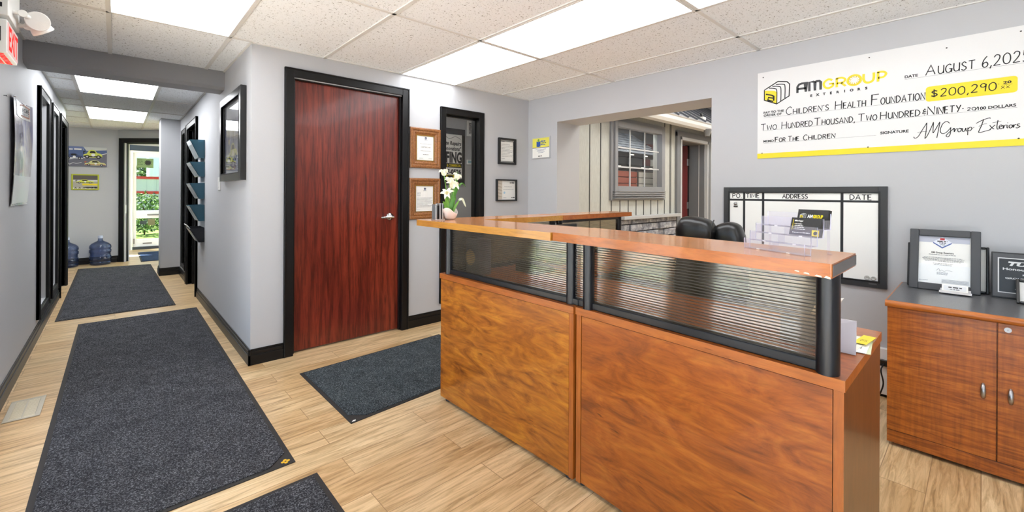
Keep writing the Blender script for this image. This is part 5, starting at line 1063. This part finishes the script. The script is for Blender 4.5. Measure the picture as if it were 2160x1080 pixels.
framed('picture_frame', 'lower small black frame with a blue sealed certificate right of the tall side window', 'picture frame', PD(2.998, 1.148), .298, .238, .016, .018, 'frame_black', doc_b2, group='small black frames right of the side window')

# office poster behind the side window
P_OFF0 = Plane((0, 5.0, 0), (1, 0, 0), (0, 0, 1), (0, -1, 0))
t = thing('poster', 'black framed black and yellow roofing poster on the office wall', 'poster', (3.2, 5.0, 1.35)); b = MB()
for q in ((2.70, 2.745, 1.35, 2.13), (3.615, 3.66, 1.35, 2.13), (2.745, 3.615, 2.05, 2.13), (2.745, 3.615, 1.35, 1.43)): b.pbox(P_OFF0, *q, .001, .02, 'frame_black')
b.build('frame', t, bevel=.003); b = MB(); b.pbox(P_OFF0, 2.74, 3.62, 1.42, 2.06, .001, .008, 'paper'); P = P_OFF0.at(0, 0, .0082)
b.ribbon(P, catmull([(3.2, 1.99, 0), (3.3, 2.03, 0), (3.4, 1.985, 0), (3.5, 2.02, 0), (3.59, 1.99, 0)], 6), .006, .0005, 'greyink')
b.text(P, 'Complete Repairs', 3.60, 1.90, .075, 'ink', align='RIGHT', bold=.002, shear=.2, width=.46); b.text(P, '& Renovations"', 3.60, 1.825, .075, 'ink', align='RIGHT', bold=.002, shear=.2, width=.36)
b.text(P, 'FING', 3.612, 1.658, .205, 'ink', align='RIGHT', bold=.008, width=.265); b.rect(P, 3.10, 1.585, 3.612, 1.645, .0005, 'ink'); b.text(P, '& COMMERCIAL', 3.60, 1.598, .05, 'yellow', align='RIGHT', bold=.002, width=.24, d=.001)
b.text(P, '7-0526', 3.60, 1.50, .085, 'ink', align='RIGHT', bold=.004, width=.24); b.rect(P, 3.10, 1.435, 3.56, 1.485, .0005, 'yellow'); b.lines(P, 3.3, 3.55, 1.445, .03, 'ink', .001, seed=4)
b.build('print', t, recalc=False)
t = thing('wall_vent', 'white slatted air grille high on the office wall', 'vent', (3.79, 5.0, 2.05)); b = MB(); b.pbox(P_OFF0, 3.70, 3.90, 2.05, 2.27, .001, .010, 'white'); b.pbox(P_OFF0, 3.735, 3.87, 2.085, 2.24, .010, .011, 'black'); b.build('frame', t)
b = MB()
for i in range(8): b.pbox(P_OFF0, 3.735, 3.87, 2.09+.0185*i, 2.098+.0185*i, .011, .016, 'white')
b.build('slats', t)
t = thing('thermostat', 'small white thermostat with a bluish screen on the office wall', 'thermostat', (3.74, 5.0, 1.64)); b = MB(); b.pbox(P_OFF0, 3.70, 3.785, 1.64, 1.71, .001, .02, 'white'); b.build('case', t, bevel=.004); b = MB(); b.pbox(P_OFF0, 3.715, 3.77, 1.662, 1.698, .02, .021, pm((150, 190, 200), .3, name='lcd')); b.build('display', t)
# hall picture
t = thing('picture_frame', 'large pewter framed racing painting behind glass near the hallway corner', 'picture frame', (XH, 4.1, 1.32)); PH = Plane((XH, 4.53, 1.325), (0, -1, 0), (0, 0, 1), (-1, 0, 0)); w, h_, fw = .845, .70, .062
b = MB()
for q in ((0, fw, 0, h_), (w-fw, w, 0, h_), (fw, w-fw, 0, fw), (fw, w-fw, h_-fw, h_)): b.pbox(PH, *q, .001, .040, 'frame_pewter')
for q in ((fw-.008, fw, fw-.008, h_-fw+.008), (w-fw, w-fw+.008, fw-.008, h_-fw+.008), (fw, w-fw, fw-.008, fw), (fw, w-fw, h_-fw, h_-fw+.008)): b.pbox(PH, *q, .022, .042, 'black')
b.pbox(PH, -.004, 0, 0, h_, .001, .036, 'frame_black'); b.pbox(PH, w, w+.003, 0, h_, .001, .038, 'frame_black'); b.build('frame', t, bevel=.003)
k = N('painted_rain'); k.bsdf(None, .5); a = k.noise(k.coords((1, 9, 1.2)), 3.2, 6, .7, .4); k.l(k.ramp(a, [(.32, (40, 40, 70)), (.44, (92, 84, 112)), (.52, (128, 136, 168)), (.6, (176, 180, 206)), (.7, (216, 218, 228))]), k.b.inputs['Base Color'])
k2 = N('painted_mist'); k2.bsdf(None, .5); a = k2.noise(k2.coords((1, 3, 1)), 3, 4, .6); k2.l(k2.ramp(a, [(.3, (170, 176, 190)), (.7, (220, 223, 230))]), k2.b.inputs['Base Color'])
b = MB(); b.pbox(PH, fw, w-fw, fw, h_-fw, .001, .012, k2.m); P = PH.at(0, 0, .0122); b.rect(P, fw+.02, .22, w-fw, .50, .0002, k.m); b.rect(P, fw, fw, w-fw, .13, .0002, pm((164, 170, 184), .5, name='wet_road'))
def race_car(b, P, u, v, w, h, body, trim, d=.0006, flip=False):
    q = lambda x, y: (u + (w*(1-x) if flip else w*x), v + y*h)
    b.poly(P, [q(*p) for p in ((0, .22), (.02, .45), (.18, .55), (.30, .92), (.42, 1.0), (.60, .98), (.74, .66), (.93, .58), (1.0, .40), (1.0, .18), (.5, .1))], d, body)
    b.poly(P, [q(*p) for p in ((.33, .64), (.38, .88), (.58, .88), (.68, .64))], d+.0003, 'ink'); b.poly(P, [q(*p) for p in ((.02, .2), (.98, .16), (.96, .28), (.04, .32))], d+.0003, trim)
    b.poly(P, [q(*p) for p in ((0, .5), (.0, .82), (.05, .86), (.12, .82), (.12, .76), (.05, .74), (.06, .52))], d+.0002, trim)
    for x in (.2, .8): b.disc(P, *q(x, .2), h*.2, d+.0005, 'ink', 16); b.disc(P, *q(x, .2), h*.1, d+.0007, pm((190, 190, 190), .4), 12)
    b.disc(P, *q(.52, .42), h*.17, d+.0004, 'white', 14)
race_car(b, P, .25, .16, .34, .15, pm((196, 196, 120), .5, name='car_lime'), pm((60, 62, 70), .5)); race_car(b, P, .30, .09, .26, .10, pm((140, 130, 140), .5), pm((60, 62, 70), .5)); b.disc(P, .26, .325, .022, .0008, pm((232, 206, 50), .5), 14)
b.build('painting', t, recalc=False); b = MB(); b.pbox(PH, fw, w-fw, fw, h_-fw, .020, .022, 'glass'); b.build('glazing', t)
# end wall pictures
t = thing('canvas_picture', 'wide canvas print of racing cars on the hallway end wall', 'picture', (-.36, YB, 1.64)); PK = Plane((-.62, YB, 1.645), (1, 0, 0), (0, 0, 1), (0, -1, 0)); w, h_ = .508, .328
lime = pm((214, 220, 90), .5, name='car_lime'); b = MB(); b.pbox(PK, 0, w, 0, h_, .001, .028, pm((108, 108, 122), .6, name='canvas_grey')); P = PK.at(0, 0, .0285)
b.poly(P, [(0, .10), (w, .235), (w, .30), (.0, .30)], .0003, pm((84, 104, 152), .6, name='canvas_blue')); b.poly(P, [(0, .25), (.26, .30), (.26, h_), (0, h_)], .0004, pm((112, 128, 176), .6)); b.poly(P, [(.26, .26), (w, .285), (w, h_), (.22, h_)], .0005, pm((206, 208, 206), .6)); b.poly(P, [(0, .10), (.3, .15), (w, .225), (w, .235), (.3, .16), (0, .112)], .0006, 'white'); b.lines(P, 0, .22, .27, .022, 'white', .0006, seed=4)
race_car(b, P, .22, .135, .23, .145, lime, 'ink', d=.0008); race_car(b, P, -.0, .11, .22, .105, pm((60, 74, 116), .5), 'white', d=.0008); race_car(b, P, .235, .01, .26, .095, pm((212, 208, 140), .5), pm((176, 96, 66), .5), d=.0008)
b.ribbon(P, catmull([(.01, .04, 0), (.04, .06, 0), (.06, .03, 0), (.1, .055, 0), (.14, .045, 0), (.2, .065, 0)], 4), .006, .0008, 'white'); b.build('canvas', t, recalc=False)
t = thing('picture_frame', 'small lime green framed racing print below the canvas on the end wall', 'picture frame', (-.37, YB, 1.25)); PK = Plane((-.540, YB, 1.252), (1, 0, 0), (0, 0, 1), (0, -1, 0)); w, h_ = .334, .262; b = MB(); lf = pm((176, 180, 40), .45, name='lime_frame')
for q in ((0, .02, 0, h_), (w-.02, w, 0, h_), (.02, w-.02, 0, .018), (.02, w-.02, h_-.02, h_)): b.pbox(PK, *q, .001, .02, lf)
b.build('frame', t, bevel=.002); b = MB(); b.pbox(PK, .02, w-.02, .018, h_-.02, .001, .010, pm((176, 172, 160), .6, name='print_track')); P = PK.at(0, 0, .0102); b.rect(P, .02, .165, w-.02, h_-.02, .0003, pm((92, 86, 82), .6, name='print_crowd')); b.rect(P, .02, .14, w-.02, .168, .0004, pm((214, 214, 208), .6)); race_car(b, P, .05, .105, .22, .07, lime, 'ink', d=.0006); b.rect(P, .13, .075, .315, .105, .0008, 'yellow')
for i in range(12): b.rect(P, .02+.0245*i, .02+.012*(i % 2), .032+.0245*i, .034+.012*(i % 2), .0006, 'ink' if i % 2 else 'white'); b.rect(P, .16, .03, .31, .05, .0005, 'white')
b.lines(P, .17, .3, .034, .014, 'ink', .0009, seed=6); b.build('print', t, recalc=False)
# poster on the left wall
t = thing('calendar', 'curling glossy poster with a house logo pinned to the left wall', 'poster', (XL, 4.3, 1.14)); b = MB(); gl = N('poster_photo'); gl.bsdf(None, .22, coat=.5); a = gl.noise(gl.coords((1, 2, 1.1)), 2.4, 4, .6, .5); gl.l(gl.ramp(a, [(.3, (120, 84, 72)), (.45, (150, 150, 186)), (.6, (206, 200, 196)), (.75, (236, 236, 240))]), gl.b.inputs['Base Color'])
def curl(a, v, off=0): return Vector((XL + .004 + off + .035*(4*(a-.5)**2)*(.3+.7*v)*(1 if a > .5 else .35) + .012*math.sin(PI*v), 4.06 + .60*a, 1.14 + .70*v))
b.grid(lambda a, v: curl(a, v), 16, 16, gl.m); b.grid(lambda a, v: curl(.30+.62*a, .84+.15*v, .002), 10, 4, pm((236, 234, 230), .3, coat=.4, name='poster_white')); b.grid(lambda a, v: curl(.02+.96*a, .02+.26*v, .002), 10, 4, pm((240, 242, 246), .3, coat=.4, name='poster_white'))
lg = pm((170, 96, 60), .5, name='logo_rust'); b.grid(lambda a, v: curl(.56+.33*a, .86+.014*v, .004), 4, 1, lg); b.grid(lambda a, v: curl(.56+.02*a, .86+.1*v, .004), 1, 4, lg); b.grid(lambda a, v: curl(.87+.02*a, .86+.1*v, .004), 1, 4, lg); b.grid(lambda a, v: curl(.54+.37*a, .955+.014*v + .02*(1-abs(2*a-1)), .004), 6, 1, lg)
PT = Plane(curl(.60, .905, .006), (curl(.86, .9)-curl(.60, .9)).normalized(), (0, 0, 1), (1, 0, 0)); b.text(PT, 'HOME', 0, 0, .042, 'ink', bold=.001, width=.15); b.text(PT, 'SERVICE', 0, -.024, .024, 'ink', width=.15)
o = b.build('sheet', t, recalc=False)
for a in (.06, .72): b = MB(); b.lathe([(.006, 0), (.006, .004), (.003, .01)], curl(a, .985), 'chrome', 10, (1, 0, 0)); b.build('pin', t)
b = MB(); b.lathe([(.0025, 0), (.0025, .012), (.005, .012), (.005, .015), (0, .015)], (XL, 3.876, 1.795), 'steel', 10, (1, 0, 0)); tag(b.build('nail'), 'small bare nail in the left wall near the picture edge', 'nail')
t = thing('sign_plate', 'narrow white sign plate between the two left hallway windows', 'sign', (XL, 6.18, 1.68)); b = MB(); b.pbox(P_LEFT, 6.10, 6.26, 1.67, 1.90, .001, .012, 'white'); P = P_LEFT.at(0, 0, .0122); [b.lines(P, 6.12, 6.24, 1.70+.03*i, .012, 'greyink', .0004, seed=i) for i in range(6)]; b.build('plate', t)
t = thing('light_switch', 'white light switch below the framed painting on the hallway wall', 'light switch', (XH, 4.78, 1.25)); b = MB(); b.pbox(P_HALL, -4.845, -4.735, 1.25, 1.37, .001, .007, 'white'); b.build('plate', t, bevel=.002); b = MB(); b.pbox(P_HALL, -4.81, -4.77, 1.275, 1.345, .007, .012, 'white'); b.build('rocker', t, bevel=.002)
# wall file pockets
tops = [(1.796, 1.60), (1.557, 1.40), (1.33, 1.16), (1.09, .92), (.845, .69)]
labs = ['topmost blue wall file pocket on the hallway wall', 'second blue wall file pocket from the top', 'middle blue wall file pocket of the five', 'fourth wall file pocket from the top, lowest of the blue ones', 'lowest wall file pocket, smoky grey with papers in it']
for i, ((zt_, zb_), lab) in enumerate(zip(tops, labs)):
    t = thing('file_pocket', lab, 'file pocket', (XH, 5.86, zb_), group='wall file pockets'); mt = 'smoke' if i < 4 else 'smoke_grey'; y0, y1 = 5.70, 6.03; hh = zt_ - zb_; dz = .13; db = .05; b = MB()
    x0 = XH - .001; A = [(x0, zb_), (x0, zt_), (x0-dz, zt_-.005), (x0-db, zb_)]
    for y in (y0, y1-.003): b.add([(p[0], y, p[1]) for p in A] + [(p[0], y+.003, p[1]) for p in A], [(0, 1, 2, 3), (7, 6, 5, 4), (0, 4, 5, 1), (1, 5, 6, 2), (2, 6, 7, 3), (3, 7, 4, 0)], mt)
    b.hexa([(x0-dz, y0, zt_-.005), (x0-dz, y1, zt_-.005), (x0-db, y1, zb_), (x0-db, y0, zb_), (x0-dz+.003, y0, zt_-.005), (x0-dz+.003, y1, zt_-.005), (x0-db+.003, y1, zb_), (x0-db+.003, y0, zb_)], mt); b.box(x0-db, x0, y0, y1, zb_-.003, zb_, mt); b.box(x0-.003, x0, y0, y1, zb_, zt_, mt); b.build('pocket', t)
    b = MB(); lab_m = pm((226, 230, 232), .5, name='label_white'); dx, dzz = dz-db, hh-.005; pl = Plane((x0-db-.001, y1, zb_), (0, -1, 0), Vector((-dx, 0, dzz)).normalized(), Vector((-dzz, 0, -dx)).normalized()); L = math.hypot(dx, dzz); b.rect(pl, .0, L*.02, .33, L*.9, .001, pm((150, 160, 166), .3, name='pocket_front')); b.rect(pl, .02, L*.74, .31, L*.97, .002, lab_m); b.build('label', t)
t = thing('paper_sheaf', 'white folded papers sticking up from the lowest wall file pocket', 'papers', (XH-.06, 5.86, .70)); b = MB(); b.grid(lambda a, v: Vector((XH - .05 - .07*v - .03*v*v, 5.74 + .24*a, .71 + .17*v)), 4, 8, 'paper'); o = b.build('sheets', t); o.modifiers.new('thick', 'SOLIDIFY').thickness = .004

# exit sign and emergency lights, upper left
t = thing('exit_sign', 'red lettered exit sign with a glowing underside at the top left', 'exit sign', (XL, 3.1, 1.85)); b = MB(); hw = pm((236, 236, 232), .4, name='sign_housing'); b.box(XL+.001, -.362, 2.968, 3.244, 1.858, 2.008, hw); hs_ = b.build('housing', t, bevel=.003)
PX = Plane((-.3615, 2.968, 1.858), (0, 1, 0), (0, 0, 1), (1, 0, 0)); re = emis('exit_red', (255, 60, 58), 1.1); b = MB(); b.pbox(PX, .008, .268, .010, .140, 0, .002, emis('exit_field', (255, 214, 208), .85)); P = PX.at(0, 0, .0022); u = .022
b.text(P, 'EXIT', .138, .022, .148, re, align='CENTER', bold=.004, width=.236); b.build('face', t, recalc=False)
b = MB(); PB_ = Plane((-.37, 2.975, 1.857), (0, 1, 0), (-1, 0, 0), (0, 0, -1)); b.rect(PB_, 0, 0, .26, .105, 0.0006, hw)
for i in range(8):
    for j in range(4): b.rect(PB_, .006+.0315*i, .004+.026*j, .031+.0315*i, .024+.026*j, .0012, re)
b.build('underside', t, recalc=False)
b = MB(); PY = Plane((XL, 2.9675, 1.858), (1, 0, 0), (0, 0, 1), (0, -1, 0)); b.rect(PY, .055, .05, .105, .115, .0006, 'paper'); [b.lines(PY, .058, .102, .055+.0075*i, .004, 'ink', .001, seed=i) for i in range(8)]; b.rect(PY, .098, .05, .105, .115, .0012, 'ink'); b.disc(PY, .085, .135, .004, .001, 'steel', 10); b.disc(PY, .07, .02, .004, .001, 'steel', 10); b.build('label', hs_)
t = thing('emergency_light', 'white battery emergency light unit with two lamp heads over the exit sign', 'emergency light', (XL, 3.1, 2.03)); b = MB(); b.box(XL+.001, -.356, 2.955, 3.252, 2.022, 2.285, hw); bc_ = b.build('battery_case', t, bevel=.004)
b = MB(); P = Plane((XL, 2.9545, 2.022), (1, 0, 0), (0, 0, 1), (0, -1, 0)); b.disc(P, .10, .085, .006, .001, pm((190, 160, 60), .4), 12); b.disc(P, .10, .115, .006, .001, pm((170, 50, 46), .4), 12); b.rect(P, .09, .035, .11, .055, .001, 'ink'); b.build('indicators', bc_)
for (hx_, hy_, hz_, dr, ay_, az_) in ((-.285, 3.15, 2.072, (.35, -1, -.35), 3.06, 2.072), (-.272, 3.23, 2.044, (.55, .35, -.75), 3.205, 2.050)):
    b = MB(); dr = Vector(dr).normalized(); c = Vector((hx_, hy_, hz_)) - dr*.02; b.lathe([(.006, -.045), (.022, -.042), (.034, -.02), (.043, .006), (.046, .02), (.043, .023)], c, hw, 28, dr); b.tube([(-.357, ay_, az_), (-.335, ay_, az_), c - dr*.03], [.012, .010, .010], hw); b.lathe([(.016, -.006), (.016, .006)], (-.325, ay_, az_), hw, 16, (.2, -1, 0)); h = b.build('lamp_head', t)
    b = MB(); b.lathe([(.041, .021), (.03, .016), (.0, .012)], c, pm((168, 170, 176), .22, metal=.9, name='reflector'), 28, dr); b.lathe([(.0425, .0225), (.0, .0285)], c, 'glass', 28, dr); b.build('lens', h)

# ------------------------------------------------------------------ floor things
def floor_mat(lab, pts, pile, yel=None, white=None, th=.008):
    t = thing('floor_mat', lab, 'floor mat', (sum(p[0] for p in pts)/4, sum(p[1] for p in pts)/4, 0), group='runner mats')
    b = MB(); b.prism(pts, .0003, .004, 'rubber')
    if yel: pz = Plane((yel[0], yel[1], .004), (1, 0, 0), (0, 1, 0), (0, 0, 1)); ym = pm((226, 176, 30), .6, name='tag_yellow'); [b.disc(pz, .011*math.cos(q), .011*math.sin(q), .008, .0006, ym, 10) for q in (0, 1.57, 3.14, 4.71)]
    if white: pz = Plane((white[0], white[1], .004), (1, 0, 0), (0, 1, 0), (0, 0, 1)); b.poly(pz, [(-.012, -.006), (.006, -.009), (.014, .004), (.0, .008)], .0006, 'white')
    b.build('backing', t)
    c = Vector((sum(p[0] for p in pts)/4, sum(p[1] for p in pts)/4)); b = MB(); inn = []
    m = .022
    for i in range(4):
        p = Vector(pts[i]); a = (Vector(pts[i-1]) - p).normalized(); d = (Vector(pts[(i+1) % 4]) - p).normalized()
        if (yel and (p - Vector(yel)).length < .12) or (white and (p - Vector(white)).length < .12): inn.append(p + d*.13 + a*m); inn.append(p + a*.10 + d*m) if False else None; inn[-1:] = []; inn += [p + a*.10 + d*m, p + d*.10 + a*m]
        else: inn.append(p + (a + d)*m)
    b.prism([(q.x, q.y) for q in inn], .004, th, pile); b.build('pile', t, bevel=.003)
floor_mat('long charcoal mat in the foreground with a yellow mark on its corner', [(-.252, 2.12), (.612, 2.125), (.640, 5.66), (-.250, 5.645)], 'pile', yel=(.578, 2.155))
floor_mat('charcoal mat further down the hallway leading to the far doorway', [(-.418, 5.90), (.487, 5.925), (.441, 9.50), (-.430, 9.62)], 'pile')
floor_mat('slate mat in front of the brown door running behind the counter', [(.931, 2.275), (2.10, 2.345), (2.08, 3.20), (.926, 3.135)], 'pile_green', white=(.952, 2.293))
floor_mat('near charcoal mat cut off by the bottom edge', [(-.30, .95), (.655, .95), (.658, 1.978), (-.30, 1.972)], 'pile')
floor_mat('blue mat inside the entrance vestibule', [(.33, 9.92), (1.05, 9.95), (1.05, 11.45), (.33, 11.45)], 'pile_blue')
t = thing('floor_vent', 'beige metal floor register by the left wall', 'vent', (-.375, 3.665, 0)); b = MB(); fm = pm((186, 178, 160), .4, metal=.3, name='register_beige'); x0, x1, y0, y1 = -.442, -.302, 3.505, 3.822
for q in ((x0, x1, y0, y0+.022), (x0, x1, y1-.022, y1), (x0, x0+.022, y0+.022, y1-.022), (x1-.022, x1, y0+.022, y1-.022)): b.box(*q, .0005, .006, fm)
b.build('frame', t, bevel=.002); b = MB(); b.box(x0+.02, x1-.02, y0+.02, y1-.02, .0004, .0016, pm((66, 62, 54), .7)); n = 22
for i in range(n): y = y0+.026 + (y1-y0-.054)*i/(n-1); b.box(x0+.022, x1-.022, y-.0028, y+.0028, .0016, .005, pm((226, 216, 190), .5, name='register_slat'))
b.box(-.375, -.369, y0+.02, y1-.02, .0016, .0055, fm); b.build('louvres', t)
def bottle(lab, x, y):
    t = thing('water_bottle', lab, 'water bottle', (x, y, 0), group='water cooler bottles'); b = MB(); r = .138
    prof = [(.02, .004), (.11, .001), (.13, .008), (r, .03), (r, .045), (r-.007, .052), (r-.007, .062), (r, .07), (r, .14), (r-.01, .15), (r-.010, .20), (r, .21), (r, .25), (r-.008, .258), (r-.008, .27), (r, .278), (r, .30), (r-.006, .325), (r-.03, .355), (.06, .385), (.034, .40), (.03, .42), (.03, .445)]
    b.lathe(prof, (x, y, 0), 'bottle', 36); b.build('shell', t); b = MB(); b.lathe([(.033, .44), (.033, .475), (.029, .485), (0, .485)], (x, y, 0), pm((196, 206, 226), .4, name='bottle_cap'), 24); b.build('cap', t)
bottle('blue water cooler bottle standing clear on the hallway floor below the pictures', -.185, 10.02); bottle('blue water cooler bottle half hidden by the last black door frame', -.575, 9.98)
# sign on the street door
t = thing('window_sign', 'green paper sign with a black starburst taped inside the street door', 'sign', (.46, YE+.03, 1.73)); b = MB(); PG = P_EXT.at(0, 0, -.045); b.pbox(PG, .330, .600, 1.735, 1.932, 0, .003, pm((112, 138, 96), .6, name='sign_green')); P = PG.at(0, 0, .0032); pts = []
for i in range(24): q = 2*PI*i/24; r_ = .072 if i % 2 == 0 else .042; pts.append((.51 + r_*math.cos(q), 1.842 + r_*math.sin(q)))
b.poly(P, pts, .0004, 'ink'); [b.lines(P, .345, .425, 1.80+.03*i, .012, pm((60, 80, 54), .6), .0004, seed=i) for i in range(4)]; b.build('sheet', t, recalc=False)
for u0, w_, lab in ((.40, .07, 'small dark notice on the lower pane of the street door'), (.53, .08, 'small olive notice on the lower pane of the street door')):
    t = thing('window_notice', lab, 'notice', (u0, YE+.03, .5)); b = MB(); b.pbox(PG, u0-.02, u0+w_+.02, .50 if w_ > .075 else .53, .64 if w_ > .075 else .60, 0, .002, pm((116, 116, 84), .6) if w_ > .075 else pm((58, 70, 72), .6)); b.build('sheet', t)
# power bar and cable in the gap by the credenza
t = thing('power_bar', 'white power bar with a black plug low on the wall between counter and credenza', 'power bar', (XR, .40, .12)); b = MB(); b.pbox(P_RIGHT, -.43, -.36, .02, .30, .001, .035, 'white'); b.build('strip', t, bevel=.004); b = MB(); b.pbox(P_RIGHT, -.42, -.385, .20, .235, .035, .06, 'black_plastic'); b.tube(catmull([(XR-.06, .40, .215), (XR-.09, .41, .18), (XR-.08, .40, .1), (XR-.07, .42, .02)], 6), .004, 'black_plastic'); b.build('plug', t, bevel=.002)
